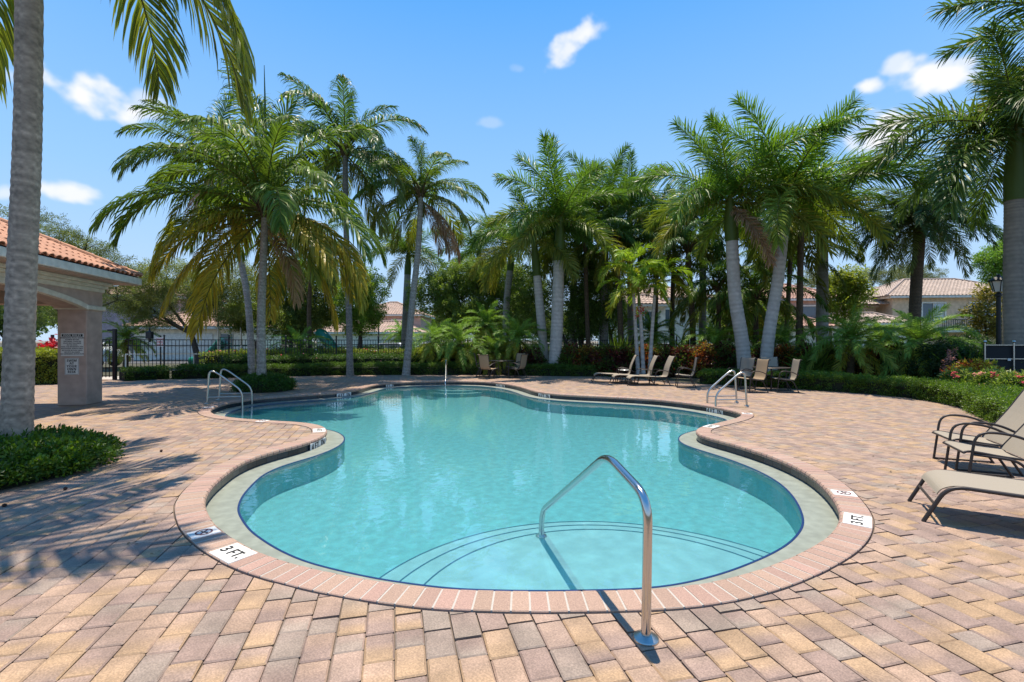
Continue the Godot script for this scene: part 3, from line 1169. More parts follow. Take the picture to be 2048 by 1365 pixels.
func hedge(called: String, label: String, path: Array, width: float, h: float, size: float, density: float, col: Color, group := "", flowers := 0) -> Node3D:
	# path: front line on the ground; the hedge lies behind it, away from the pool
	var t := thing(called, label, "hedge", path[0], group)
	var b := MB.new()
	var spots := []
	var blooms := MB.new()
	for k in path.size() - 1:
		var a: Vector3 = path[k]
		var z: Vector3 = path[k + 1]
		var dir := z - a
		var l := dir.length()
		dir /= l
		var back := Vector3.UP.cross(dir).normalized()
		if back.dot(a - Vector3(0, 0, -9)) < 0.0:
			back = -back
		var w0 := width
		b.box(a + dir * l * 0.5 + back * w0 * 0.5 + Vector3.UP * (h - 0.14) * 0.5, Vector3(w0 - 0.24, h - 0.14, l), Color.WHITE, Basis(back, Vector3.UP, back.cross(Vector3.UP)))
		var wave := rng.randf() * 6.0
		for e in int(l * (w0 + h * 1.6) * density):
			var u := rng.randf() * l
			var p := a + dir * u
			var pick := rng.randf() * (w0 + h * 1.6)
			var hh := h + 0.03 * sin(u * 1.7 + wave) + rng.randf_range(-0.03, 0.03)
			if pick < w0:
				var v := rng.randf() * w0
				var edge := minf(v, w0 - v)
				p += back * v + Vector3.UP * (hh - 0.02 - maxf(0.0, 0.1 - edge) * 0.7)
			else:
				var y := rng.randf()
				p += back * (rng.randf_range(0.02, 0.12) + (0.05 * y if pick < w0 + h else -0.05 * y + w0 - 0.14)) + Vector3.UP * hh * y * 0.95
			spots.push_back([p, size * rng.randf_range(0.75, 1.25), vary(col * 1.5, 0.25)])
			if flowers and rng.randi() % flowers == 0:
				var fc: Color = [Color(0.75, 0.7, 0.66), Color(0.55, 0.06, 0.07), Color(0.7, 0.25, 0.22)][rng.randi() % 3]
				blooms.lathe(p + Vector3.UP * size * 0.35, [[0.0, 0.0], [0.05, 0.02], [0.035, 0.05], [0.0, 0.06]], 6, fc)
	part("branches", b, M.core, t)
	scatter("foliage", "hedge", spots, t)
	if flowers:
		var f := part("flowers", blooms, M.petal, t)
		f.set_meta("kind", "stuff")
	return t

# ---------------------------------------------------------------- pavilion
func pavilion() -> void:
	var a := Vector3(-10.31, 0, -11.5)              # front corner of the far pillar
	var d := Vector3(-0.21, 0, -0.9777)             # along the front, away from the camera
	var p := Vector3(-0.9777, 0, 0.21)              # into the building
	var t := thing("pavilion", "taupe stucco pool pavilion with cream cornice and barrel tile roof", "pavilion", a)
	var bs := Basis(p, Vector3.UP, p.cross(Vector3.UP))
	var pt := func(s: float, w: float, y: float) -> Vector3:
		return a + d * s + p * w + Vector3.UP * y
	var b := MB.new()
	for q in [[0.0, 0.0], [-6.6, 0.0], [0.0, 5.4], [-6.6, 5.4]]:
		b = MB.new()
		b.box(pt.call(q[0] + 0.305, q[1] + 0.3, 1.16), Vector3(0.6, 2.32, 0.61), Color.WHITE, bs, 0.012)
		part("pillar", b, M.stucco, t)
	# walls above the arches
	for side in [0.0, 5.4]:
		b = MB.new()
		var trim := MB.new()
		var n := 22
		var out: Vector3 = -p if side == 0.0 else p
		for k in n:
			var s0 := lerpf(-5.99, 0.0, float(k) / n)
			var s1 := lerpf(-5.99, 0.0, float(k + 1) / n)
			var y0 := 2.32 + 0.36 * pow(sin(PI * k / n), 0.8)
			var y1 := 2.32 + 0.36 * pow(sin(PI * (k + 1) / n), 0.8)
			for w in [side, side + 0.6]:
				b.quad(pt.call(s0, w, y0), pt.call(s1, w, y1), pt.call(s1, w, 2.95), pt.call(s0, w, 2.95), Color.WHITE)
			b.quad(pt.call(s0, side, y0), pt.call(s1, side, y1), pt.call(s1, side + 0.6, y1), pt.call(s0, side + 0.6, y0), Color.WHITE, Vector3.DOWN)
			var w0: float = side - 0.05 if side == 0.0 else side + 0.65
			trim.quad(pt.call(s0, w0, y0 - 0.012), pt.call(s1, w0, y1 - 0.012), pt.call(s1, w0, y1 + 0.10), pt.call(s0, w0, y0 + 0.10), Color.WHITE, out)
			trim.quad(pt.call(s0, w0, y0 - 0.012), pt.call(s1, w0, y1 - 0.012), pt.call(s1, side + 0.08, y1 - 0.012), pt.call(s0, side + 0.08, y0 - 0.012), Color.WHITE, Vector3.DOWN)
			trim.quad(pt.call(s0, w0, y0 + 0.10), pt.call(s1, w0, y1 + 0.10), pt.call(s1, side + 0.08, y1 + 0.13), pt.call(s0, side + 0.08, y0 + 0.13), Color.WHITE, Vector3.UP)
		for s in [0.305, -6.295]:
			b.box(pt.call(s, side + 0.3, 2.635), Vector3(0.6, 0.63, 0.609), Color.WHITE, bs)
			trim.box(pt.call(s, side + 0.3, 2.366), Vector3(0.72, 0.11, 0.73), Color.WHITE, bs, 0.02)
		part("wall", b, M.stucco, t)
		part("arch_trim", trim, M.cornice, t)
	for s in [0.305, -6.295]:
		b = MB.new()
		b.box(pt.call(s, 3.0, 2.69), Vector3(4.8, 0.52, 0.6), Color.WHITE, bs)
		part("wall", b, M.stucco, t)
	# cornice in three steps, soffit, fascia with gutter
	b = MB.new()
	for q in [[0.04, 2.77, 0.10], [0.09, 2.868, 0.08], [0.15, 2.946, 0.08]]:
		b.box(pt.call(-2.995, 3.0, q[1] + q[2] * 0.5), Vector3(6.0 + q[0] * 2, q[2], 7.21 + q[0] * 2), Color.WHITE, bs, 0.012)
	part("cornice", b, M.cornice, t)
	b = MB.new()
	b.box(pt.call(-2.995, 3.0, 3.045), Vector3(7.06, 0.03, 8.27), Color.WHITE, bs)
	part("soffit", b, M.stucco, t)
	b = MB.new()
	for q in [[-0.57, 0.0], [6.57, 0.0]]:
		b.box(pt.call(-2.995, q[0], 3.14), Vector3(0.05, 0.18, 8.42), Color.WHITE, bs, 0.012)
	for q in [1.18, -7.17]:
		b.box(pt.call(q, 3.0, 3.14), Vector3(7.19, 0.18, 0.05), Color.WHITE, bs, 0.012)
	part("fascia", b, M.white, t)
	b = MB.new()
	b.box(pt.call(-2.995, 3.0, 3.245), Vector3(7.0, 0.03, 8.2), Color.WHITE, bs)
	part("drip_edge", b, M.core, t)
	# hip roof: eave rectangle s -7.15..1.16, w -0.55..6.55, pitch one half
	var roof := MB.new()
	var ey := 3.255
	var c := [pt.call(1.16, -0.55, ey), pt.call(-7.15, -0.55, ey), pt.call(-7.15, 6.55, ey), pt.call(1.16, 6.55, ey)]
	var ra: Vector3 = pt.call(-2.39, 3.0, ey + 1.775)
	var rb: Vector3 = pt.call(-3.6, 3.0, ey + 1.775)
	roof.face(PackedVector3Array([c[0], c[1], rb, ra]), Color(0.3, 0.13, 0.07), Vector3.UP)
	roof.face(PackedVector3Array([c[1], c[2], rb]), Color(0.3, 0.13, 0.07), Vector3.UP)
	roof.face(PackedVector3Array([c[2], c[3], ra, rb]), Color(0.3, 0.13, 0.07), Vector3.UP)
	roof.face(PackedVector3Array([c[3], c[0], ra]), Color(0.3, 0.13, 0.07), Vector3.UP)
	var rf := part("roof", roof, M.tile, t)
	# barrel tiles on the side that faces the pool, one piece each; the farther slopes joined
	var vs := []
	for k in 6:
		var m := MB.new()
		var col := vary(Color(0.50, 0.235, 0.135), 0.16)
		var len := 0.40
		for e in 6:
			var a0 := PI * e / 6.0
			var a1 := PI * (e + 1) / 6.0
			m.quad(Vector3(cos(a0) * 0.085, sin(a0) * 0.075, 0), Vector3(cos(a1) * 0.085, sin(a1) * 0.075, 0), Vector3(cos(a1) * 0.072, sin(a1) * 0.062, -len), Vector3(cos(a0) * 0.072, sin(a0) * 0.062, -len), col, Vector3(cos((a0 + a1) * 0.5), sin((a0 + a1) * 0.5), 0))
		var lip := PackedVector3Array()
		for e in 7:
			lip.push_back(Vector3(cos(PI * e / 6.0) * 0.085, sin(PI * e / 6.0) * 0.075, 0))
		for e in 7:
			lip.push_back(Vector3(cos(PI * (6 - e) / 6.0) * 0.068, sin(PI * (6 - e) / 6.0) * 0.058, 0))
		for e in 6:
			m.quad(lip[e], lip[e + 1], lip[12 - e], lip[13 - e], col * 0.9, Vector3(0, 0, 1))
		m.quad(Vector3(0.085, 0.0, 0.0), Vector3(0.13, -0.005, 0.0), Vector3(0.13, -0.02, -len), Vector3(0.07, -0.015, -len), col * 0.85, Vector3.UP)
		vs.push_back(m.mesh())
	var k_cos := 1.0 / sqrt(1.25)
	var slope := (p + Vector3.UP * 0.5).normalized()
	var nrm := (Vector3.UP - slope * slope.y).normalized()
	var sides: Array = [[c[0], -d, p, 8.31], [c[3], -p, -d, 7.1]]
	var made := 0
	var far := MB.new()
	for sd in sides.size():
		var o: Vector3 = sides[sd][0]
		var along: Vector3 = sides[sd][1]
		var up: Vector3 = ((sides[sd][2] as Vector3) + Vector3.UP * 0.5).normalized()
		var nn := along.cross(up)
		if nn.y < 0.0:
			nn = -nn
		var total: float = sides[sd][3]
		var row := 0
		while row * 0.34 * k_cos < 3.5:
			var inset := row * 0.34 * k_cos
			var u := inset + 0.08
			while u < total - inset - 0.05:
				var pos: Vector3 = o + along * u + up * (row * 0.34 - 0.05) + nn * 0.02
				var z := -up
				var x := nn.cross(z).normalized()
				var tf := Transform3D(Basis(x, nn, z), pos)
				if sd == 0 and made < 290 and u < 5.2:
					var e := put("roof_tile", vs[rng.randi() % 6], M.tile, rf)
					e.transform = Transform3D(tf.basis, tf.origin - a)
					made += 1
				else:
					var c0 := vary(Color(0.50, 0.235, 0.135), 0.16)
					for e in 4:
						var a0 := PI * e / 4.0
						var a1 := PI * (e + 1) / 4.0
						far.quad(tf * Vector3(cos(a0) * 0.085, sin(a0) * 0.075, 0), tf * Vector3(cos(a1) * 0.085, sin(a1) * 0.075, 0), tf * Vector3(cos(a1) * 0.072, sin(a1) * 0.062, -0.4), tf * Vector3(cos(a0) * 0.072, sin(a0) * 0.062, -0.4), c0, nn)
				u += 0.2
			row += 1
	part("far_tile", far, M.tile, rf).set_meta("kind", "stuff")
	# hip caps
	var hip := (ra - (c[0] as Vector3))
	var hl := hip.length()
	var hd := hip / hl
	var hx := Vector3.UP.cross(hd).normalized()
	for k in int(hl / 0.36):
		var e := put("ridge_tile", vs[k % 6], M.tile, rf)
		e.transform = Transform3D(Basis(hx, hd.cross(hx) * (1.0 if hd.cross(hx).y > 0.0 else -1.0), -hd).scaled_local(Vector3(1.45, 1.3, 1.05)), (c[0] as Vector3) + hd * (k * 0.36 - 0.04) + Vector3.UP * 0.05 - a)
	# the signs on the pillar
	var face_x := (-p).normalized()
	var sbs := Basis(face_x, Vector3.UP, -d)
	var s1 := thing("rules_sign", "white pool rules notice on the pavilion pillar, upper sign", "sign", pt.call(0.0, 0.29, 1.46) + -d * 0.004)
	b = MB.new()
	b.box(Vector3.ZERO, Vector3(0.47, 0.545, 0.006), Color.WHITE, sbs, 0.002)
	put("plate", b.mesh(), M.sign, s1)
	b = MB.new()
	b.box(Vector3.UP * 0.225 - d * 0.0035, Vector3(0.43, 0.06, 0.003), Color.WHITE, sbs)
	put("heading_bar", b.mesh(), M.ink, s1)
	letter("POOL RULES", 0.062, s1, Vector3.UP * 0.225 - d * 0.006, sbs, M.sign)
	var lines := ["SWIMMING POOL HOURS", "SHOWER BEFORE", "ENTERING. FOOD OR", "GLASS NOT ALLOWED", "IN THE POOL", "POOL FOR RESIDENTS AND", "REGISTERED GUESTS ONLY", "NO GLASS IN POOL AREA", "NO PETS ALLOWED", "NO SWIMMING AFTER DUSK"]
	for k in lines.size():
		letter(lines[k], 0.036 if k else 0.042, s1, Vector3.UP * (0.165 - k * 0.043) - d * 0.004, sbs)
	var s2 := thing("swim_sign", "white notice reading SWIM AT YOUR OWN RISK, below the rules sign", "sign", pt.call(0.0, 0.30, 0.94) - d * 0.004)
	b = MB.new()
	b.box(Vector3.ZERO, Vector3(0.29, 0.40, 0.006), Color.WHITE, sbs, 0.002)
	put("plate", b.mesh(), M.sign, s2)
	b = MB.new()
	for q in [[0.0, 0.188, 0.272, 0.005], [0.0, -0.188, 0.272, 0.005], [0.134, 0.0, 0.005, 0.371], [-0.134, 0.0, 0.005, 0.371]]:
		b.box(face_x * q[0] + Vector3.UP * q[1] - d * 0.0035, Vector3(q[2], q[3], 0.002), Color.WHITE, sbs)
	put("border", b.mesh(), M.ink, s2)
	var words := ["SWIM", "AT", "YOUR", "OWN", "RISK"]
	for k in 5:
		letter(words[k], 0.078, s2, Vector3.UP * (0.138 - k * 0.068) - d * 0.004, sbs)


# ---------------------------------------------------------------- houses
func ribbed_slope(b: MB, o: Vector3, along: Vector3, up: Vector3, total: float, run: float, l_in: float, r_in: float, col: Color, step: float) -> void:
	# a roof slope from the eave line; l_in and r_in: how much each end draws in per metre up the slope
	var nn := along.cross(up).normalized()
	if nn.y < 0.0:
		nn = -nn
	var n := int(total / step)
	var st := total / n
	for k in n:
		var u0 := k * st
		var u1 := u0 + st
		var um := u0 + st * 0.5
		var lim := run
		if l_in > 0.0:
			lim = minf(lim, um / l_in)
		if r_in > 0.0:
			lim = minf(lim, (total - um) / r_in)
		var v := 0.0
		while v < lim - 0.05:
			var v1 := minf(v + 0.42, lim)
			var c := vary(col, 0.13)
			var lift := nn * 0.03
			var a0 := o + along * u0 + up * v + lift
			var a1 := o + along * u1 + up * v + lift
			var am := o + along * um + up * v + nn * 0.11
			var z0 := o + along * u0 + up * v1
			var z1 := o + along * u1 + up * v1
			var zm := o + along * um + up * v1 + nn * 0.075
			b.quad(a0, am, zm, z0, c, nn - along * 0.3)
			b.quad(am, a1, z1, zm, c, nn + along * 0.3)
			b.face(PackedVector3Array([a0 - lift, a1 - lift, am]), c * 0.8, -up)
			v = v1

func hip_roof(parent: Node3D, centre: Vector3, x: Vector3, w: float, d: float, pitch: float, col: Color, step := 0.33, called := "roof") -> MeshInstance3D:
	# centre of the eave rectangle; x runs along the front, the front faces x cross up reversed
	var y := Vector3.UP.cross(x).normalized()        # towards the back
	if y.z > 0.0:
		y = -y
	var half := d * 0.5
	var k := sqrt(1.0 + pitch * pitch)
	var run := minf(half, w * 0.5) * k
	var b := MB.new()
	var f := (y + Vector3.UP * pitch).normalized()
	var bk := (-y + Vector3.UP * pitch).normalized()
	var l := (x + Vector3.UP * pitch).normalized()
	var r := (-x + Vector3.UP * pitch).normalized()
	ribbed_slope(b, centre - x * w * 0.5 - y * half, x, f, w, run, 1.0 / k, 1.0 / k, col, step)
	ribbed_slope(b, centre - x * w * 0.5 + y * half, x, bk, w, run, 1.0 / k, 1.0 / k, col, step * 2.0)
	ribbed_slope(b, centre - x * w * 0.5 - y * half, y, l, d, run, 1.0 / k, 1.0 / k, col, step)
	ribbed_slope(b, centre + x * w * 0.5 - y * half, y, r, d, run, 1.0 / k, 1.0 / k, col, step)
	var o := part(called, b, M.tile, parent)
	# hip and ridge caps
	var rise := minf(half, w * 0.5)
	for sx in [-1.0, 1.0]:
		for sy in [-1.0, 1.0]:
			var c0: Vector3 = centre + x * w * 0.5 * sx + y * half * sy + Vector3.UP * 0.06
			var c1: Vector3 = centre + x * (w * 0.5 - rise) * sx + y * (half - rise) * sy + Vector3.UP * (rise * pitch + 0.08)
			b = MB.new()
			b.tube([c0, c1], [0.11], 6, vary(col, 0.1) * 0.9)
			part("ridge_cap", b, M.tile, o)
	if w > d + 0.1:
		b = MB.new()
		b.tube([centre + x * (w * 0.5 - rise) + Vector3.UP * (rise * pitch + 0.08), centre - x * (w * 0.5 - rise) + Vector3.UP * (rise * pitch + 0.08)], [0.11], 6, col * 0.9)
		part("ridge_cap", b, M.tile, o)
	return o

func window_part(parent: Node3D, c: Vector3, x: Vector3, w: float, h: float, panes := 2, light := -1) -> void:
	var z := x.cross(Vector3.UP).normalized()       # out of the wall, towards the viewer
	if z.z < 0.0:
		z = -z
	var bs := Basis(x, Vector3.UP, x.cross(Vector3.UP))
	var b := MB.new()
	var t := 0.13
	for q in [[0.0, h * 0.5 + t * 0.5, w + t * 2, t], [0.0, -h * 0.5 - t * 0.5, w + t * 2, t], [-w * 0.5 - t * 0.5, 0.0, t, h], [w * 0.5 + t * 0.5, 0.0, t, h]]:
		b.box(c + x * q[0] + Vector3.UP * q[1] + z * 0.03, Vector3(q[2], q[3], 0.12), Color.WHITE, bs)
	for k in range(1, panes):
		b.box(c + x * (-w * 0.5 + w * k / panes) + z * 0.02, Vector3(0.07, h, 0.09), Color.WHITE, bs)
	var f := part("window", b, M.white, parent)
	for k in panes:
		b = MB.new()
		b.box(c + x * (-w * 0.5 + w * (k + 0.5) / panes) - z * 0.02, Vector3(w / panes - 0.07, h, 0.03), Color.WHITE, bs)
		part("pane", b, M.blind if k == light else M.glass, f)

func wall_block(parent: Node3D, c: Vector3, x: Vector3, w: float, d: float, h: float, m: Material) -> void:
	# c: middle of the front at ground level
	var y := Vector3.UP.cross(x).normalized()
	if y.z > 0.0:
		y = -y
	var b := MB.new()
	b.box(c + y * d * 0.5 + Vector3.UP * h * 0.5, Vector3(w, h, d), Color.WHITE, Basis(x, Vector3.UP, x.cross(Vector3.UP)))
	part("wall", b, m, parent)
	b = MB.new()
	b.box(c + y * d * 0.5 + Vector3.UP * (h + 0.1), Vector3(w + 1.0, 0.2, d + 1.0), Color.WHITE, Basis(x, Vector3.UP, x.cross(Vector3.UP)))
	part("eave", b, M.white, parent)

func houses() -> void:
	# right: tan two-storey house with a balcony
	var z := 46.0
	var c := at(1940, 682, z)
	c.y = 0
	var x := Vector3(0.995, 0, 0.09).normalized()
	var t := thing("tan_house", "tan two storey house with balcony and pinkish tile roof, behind the lamp post", "house", c)
	wall_block(t, c, x, 14.0, 9.0, 5.75, M.wall_tan)
	hip_roof(t, c + Vector3(0, 5.95, -4.5), x, 15.0, 10.0, 0.42, Color(0.44, 0.33, 0.26))
	var y := Vector3(0.09, 0, -0.995)
	window_part(t, c + x * -3.3 + Vector3.UP * 4.35 - y * 0.03, x, 2.0, 1.75, 2, 1)
	window_part(t, c + x * 1.15 + Vector3.UP * 4.35 - y * 0.03, x, 2.2, 1.75, 2, 1)
	var b := MB.new()
	b.box(c + x * 1.0 - y * 0.9 + Vector3.UP * 2.55, Vector3(9.5, 0.35, 1.8), Color.WHITE, Basis(x, Vector3.UP, x.cross(Vector3.UP)))
	b.box(c - y * 0.06 + Vector3.UP * 0.55, Vector3(14.1, 0.25, 0.14), Color.WHITE, Basis(x, Vector3.UP, x.cross(Vector3.UP)))
	var slab := part("balcony", b, M.wall_cream, t)
	b = MB.new()
	for k in 60:
		b.box(c + x * (-3.7 + k * 0.158) - y * 1.7 + Vector3.UP * 3.15, Vector3(0.035, 0.85, 0.035))
	for h in [2.78, 3.58]:
		b.box(c + x * 1.0 - y * 1.7 + Vector3.UP * h, Vector3(9.5, 0.06, 0.06), Color.WHITE, Basis(x, Vector3.UP, x.cross(Vector3.UP)))
	part("railing", b, M.black, slab)
	# its lower wing on the left
	var cw := at(1755, 682, 49.0)
	cw.y = 0
	wall_block(t, cw, x, 8.5, 9.0, 5.0, M.wall_cream)
	hip_roof(t, cw + Vector3(0, 5.2, -4.5), x, 9.5, 13.0, 0.44, Color(0.44, 0.33, 0.26))
	var cp := at(1745, 682, 44.0)
	cp.y = 0
	wall_block(t, cp, x, 7.0, 4.0, 3.0, M.wall_cream)
	hip_roof(t, cp + Vector3(0, 3.2, -2.0), x, 8.0, 5.0, 0.40, Color(0.46, 0.35, 0.28))
	# centre right: pink house
	c = at(1590, 682, 48.0)
	c.y = 0
	t = thing("pink_house", "pink stucco house with orange tile roofs, behind the leaning royal palm", "house", c)
	x = Vector3(1, 0, 0)
	wall_block(t, c, x, 11.0, 8.0, 5.6, M.wall_pink)
	hip_roof(t, c + Vector3(0, 5.8, -4.0), x, 12.0, 9.0, 0.42, Color(0.46, 0.25, 0.18))
	window_part(t, c + Vector3(1.4, 4.3, 0.03), x, 1.5, 1.5, 1)
	window_part(t, c + Vector3(-3.0, 4.3, 0.03), x, 1.3, 1.5, 1)
	var cg := at(1570, 682, 44.0)
	cg.y = 0
	wall_block(t, cg, x, 8.0, 4.0, 2.7, M.wall_cream)
	hip_roof(t, cg + Vector3(0, 2.9, -2.0), x, 9.0, 6.0, 0.42, Color(0.46, 0.25, 0.18))
	# centre: cream house
	c = at(1330, 682, 44.0)
	c.y = 0
	t = thing("cream_house", "cream two storey house with two gabled windows, behind the slender palms", "house", c)
	wall_block(t, c, x, 9.4, 8.0, 5.3, M.wall_cream)
	hip_roof(t, c + Vector3(0, 5.5, -4.0), x, 10.2, 9.0, 0.36, Color(0.46, 0.32, 0.24))
	window_part(t, c + Vector3(-2.4, 3.7, 0.03), x, 1.5, 1.5, 2)
	window_part(t, c + Vector3(-0.2, 3.7, 0.03), x, 1.3, 1.5, 1)
	window_part(t, c + Vector3(2.9, 3.9, 0.03), x, 1.0, 1.3, 1)
	wall_block(t, c + Vector3(-2.5, 0, 2.0), x, 3.8, 2.2, 4.6, M.wall_cream)
	hip_roof(t, c + Vector3(-2.5, 4.8, 0.9), x, 4.6, 3.4, 0.5, Color(0.46, 0.32, 0.24))
	window_part(t, c + Vector3(-2.5, 3.4, 2.03), x, 2.2, 1.5, 2)
	# middle distance: pinkish house between the trees
	c = at(772, 682, 62.0)
	c.y = 0
	t = thing("far_house", "distant pinkish house with stepped tile roofs, between the bright tree and leaning palm", "house", c)
	wall_block(t, c, x, 9.0, 8.0, 4.8, M.wall_pink)
	hip_roof(t, c + Vector3(0, 5.0, -4.0), x, 10.0, 9.0, 0.42, Color(0.48, 0.33, 0.25))
	window_part(t, c + Vector3(1.5, 3.6, 0.03), x, 1.4, 1.3, 2)
	wall_block(t, c + Vector3(-1.0, 0, 5.0), x, 12.0, 5.0, 2.4, M.wall_cream)
	hip_roof(t, c + Vector3(-1.0, 2.6, 2.5), x, 13.0, 6.0, 0.45, Color(0.48, 0.33, 0.25))
	b = MB.new()
	b.box(c + Vector3(-2.0, 1.1, 5.04), Vector3(4.8, 2.1, 0.05))
	part("garage_door", b, M.white, t)
	# left: mauve house with a garage
	c = at(255, 682, 42.0)
	c.y = 0
	t = thing("mauve_house", "mauve house with pale garage under a tile roof, beyond the fence on the left", "house", c)
	wall_block(t, c, x, 7.0, 8.0, 5.4, M.wall_mauve)
	hip_roof(t, c + Vector3(0, 5.6, -4.0), x, 8.0, 9.0, 0.42, Color(0.40, 0.24, 0.18))
	window_part(t, c + Vector3(2.2, 3.9, 0.03), x, 1.2, 1.5, 1)
	cg = at(372, 682, 38.0)
	cg.y = 0
	wall_block(t, cg, x, 8.4, 7.0, 2.5, M.wall_cream)
	hip_roof(t, cg + Vector3(0, 2.7, -3.5), x, 9.4, 8.0, 0.42, Color(0.46, 0.28, 0.20))
	b = MB.new()
	for k in 4:
		b.box(cg + Vector3(-0.3, 0.3 + k * 0.53, 0.04), Vector3(4.9, 0.5, 0.06), Color.WHITE, Basis(), 0.02)
	part("garage_door", b, M.white, t)
	b = MB.new()
	b.box(cg + Vector3(3.2, 1.05, 0.03), Vector3(1.0, 2.1, 0.06))
	part("door", b, M.glass, t)


# ---------------------------------------------------------------- fence, gate, lamps, playground, cars
func picket_fence() -> void:
	var pts := [Vector3(-15.6, 0, -19.2), Vector3(-8.2, 0, -24.5), Vector3(-1.0, 0, -26.5), Vector3(5.5, 0, -26.5), Vector3(11.5, 0, -26.0)]
	var t := thing("picket_fence", "black metal picket fence behind the clipped hedge, from the gate eastward", "fence", pts[0])
	var pm := MB.new()
	pm.box(Vector3(0, 0.86, 0), Vector3(0.022, 1.52, 0.022))
	var pk := pm.mesh()
	var qm := MB.new()
	qm.box(Vector3(0, 0.89, 0), Vector3(0.06, 1.78, 0.06))
	qm.lathe(Vector3(0, 1.78, 0), [[0.05, 0.0], [0.035, 0.03], [0.0, 0.05]], 8)
	var po := qm.mesh()
	for k in pts.size() - 1:
		var a: Vector3 = pts[k]
		var z: Vector3 = pts[k + 1]
		var l := (z - a).length()
		var d := (z - a) / l
		var b := MB.new()
		for h in [0.2, 1.36, 1.6]:
			b.bar(a + Vector3.UP * h, z + Vector3.UP * h, 0.03, 0.035)
		part("rail", b, M.black, t)
		var n := int(l / 0.13)
		for e in n:
			var p := a + d * (e + 0.5) * l / n
			var o := put("post" if e % 18 == 9 else "picket", po if e % 18 == 9 else pk, M.black, t)
			o.position = p - a + (a - pts[0])
			o.rotation.y = atan2(-d.z, d.x)
	# gate by the pavilion
	var gpos := Vector3(-15.9, 0, -19.0)
	t = thing("pool_gate", "black metal gate with a tall post, beside the pavilion pillar", "gate", gpos)
	var b := MB.new()
	b.box(gpos + Vector3(0, 1.02, 0), Vector3(0.12, 2.04, 0.12), Color.WHITE, Basis(), 0.01)
	b.box(gpos + Vector3(-0.16, 1.98, 0), Vector3(0.22, 0.07, 0.07))
	part("post", b, M.black, t)
	b = MB.new()
	b.box(gpos + Vector3(-2.35, 0.9, 0.15), Vector3(0.08, 1.8, 0.08))
	part("post", b, M.black, t)
	for h in [0.15, 1.36, 1.6]:
		b = MB.new()
		b.bar(gpos + Vector3(-0.1, h, 0.02), gpos + Vector3(-2.3, h, 0.14), 0.035, 0.04)
		part("rail", b, M.black, t)
	for k in 16:
		var o := put("picket", pk, M.black, t)
		o.position = Vector3(-0.2 - k * 0.133, 0, 0.02 + k * 0.0075)
	# lantern fixed on the fence
	var lp := Vector3(-14.95, 1.55, -19.58)
	t = thing("fence_box", "black latch box on the picket fence beside the tall gate post", "latch box", lp)
	b = MB.new()
	b.box(Vector3(0, 0.24, 0), Vector3(0.24, 0.3, 0.16), Color.WHITE, Basis(), 0.015)
	put("case", b.mesh(), M.black, t)
	b = MB.new()
	b.lathe(Vector3(0, 0.39, 0), [[0.06, 0.0], [0.03, 0.05], [0.03, 0.12], [0.0, 0.14]], 8)
	b.box(Vector3(0, 0.03, 0), Vector3(0.07, 0.16, 0.05))
	put("cap", b.mesh(), M.black, t)
	# notice on the fence
	var sp := at(320, 684, 21.2)
	t = thing("fence_notice", "white notice with red lettering on a post by the picket fence", "sign", Vector3(sp.x, 0, sp.z))
	b = MB.new()
	b.box(Vector3(0, 0.9, -0.02), Vector3(0.05, 1.8, 0.03))
	put("post", b.mesh(), M.black, t)
	b = MB.new()
	b.box(Vector3(0, 1.5, 0.01), Vector3(0.36, 0.42, 0.008), Color.WHITE, Basis(), 0.002)
	put("plate", b.mesh(), M.sign, t)
	var red := mat(Color(0.45, 0.03, 0.03), 0.6)
	var w := ["SMOKE", "FREE", "AREA"]
	for k in 3:
		letter(w[k], 0.11, t, Vector3(0, 1.62 - k * 0.12, 0.0155), Basis(), red)
	# white rail behind the low hedge
	var ra := at(250, 708.5, 24.0)
	var rz := at(508, 707.5, 27.0)
	t = thing("white_rail", "long white horizontal rail on short posts behind the picket fence", "rail", Vector3(ra.x, 0, ra.z))
	b = MB.new()
	b.bar(ra, rz, 0.05, 0.06)
	part("bar", b, M.white, t)
	for k in 5:
		var q := ra.lerp(rz, k / 4.0)
		b = MB.new()
		b.box(Vector3(q.x, q.y * 0.5, q.z - 0.03), Vector3(0.05, q.y, 0.05))
		part("post", b, M.white, t)
	# dark screened fence on the right
	var fa := Vector3(14.1, 0, -14.2)
	var fz := Vector3(19.4, 0, -13.5)
	t = thing("screened_fence", "dark mesh covered fence with ball topped posts, at the right edge", "fence", fa)
	b = MB.new()
	b.bar(fa + Vector3.UP * 0.75, fz + Vector3.UP * 0.75, 0.012, 1.4)
	part("screen", b, M.screen, t)
	for h in [1.43, 1.02]:
		b = MB.new()
		b.bar(fa + Vector3.UP * h + Vector3(0, 0, 0.03), fz + Vector3.UP * h + Vector3(0, 0, 0.03), 0.025, 0.025)
		part("rail", b, M.steel_dull, t)
	for k in 8:
		var q := fa.lerp(fz, k / 7.0) + Vector3(0, 0, 0.05)
		b = MB.new()
		b.tube([q, q + Vector3.UP * 1.5], [0.022], 8)
		b.lathe(q + Vector3.UP * 1.48, [[0.0, 0.0], [0.035, 0.02], [0.045, 0.05], [0.03, 0.085], [0.0, 0.095]], 10)
		part("post", b, M.steel_dull, t)
	b = MB.new()
	b.box(fa.lerp(fz, 0.12) + Vector3(0, 1.0, 0.05), Vector3(0.09, 0.07, 0.01))
	part("tag", b, M.sign, t)

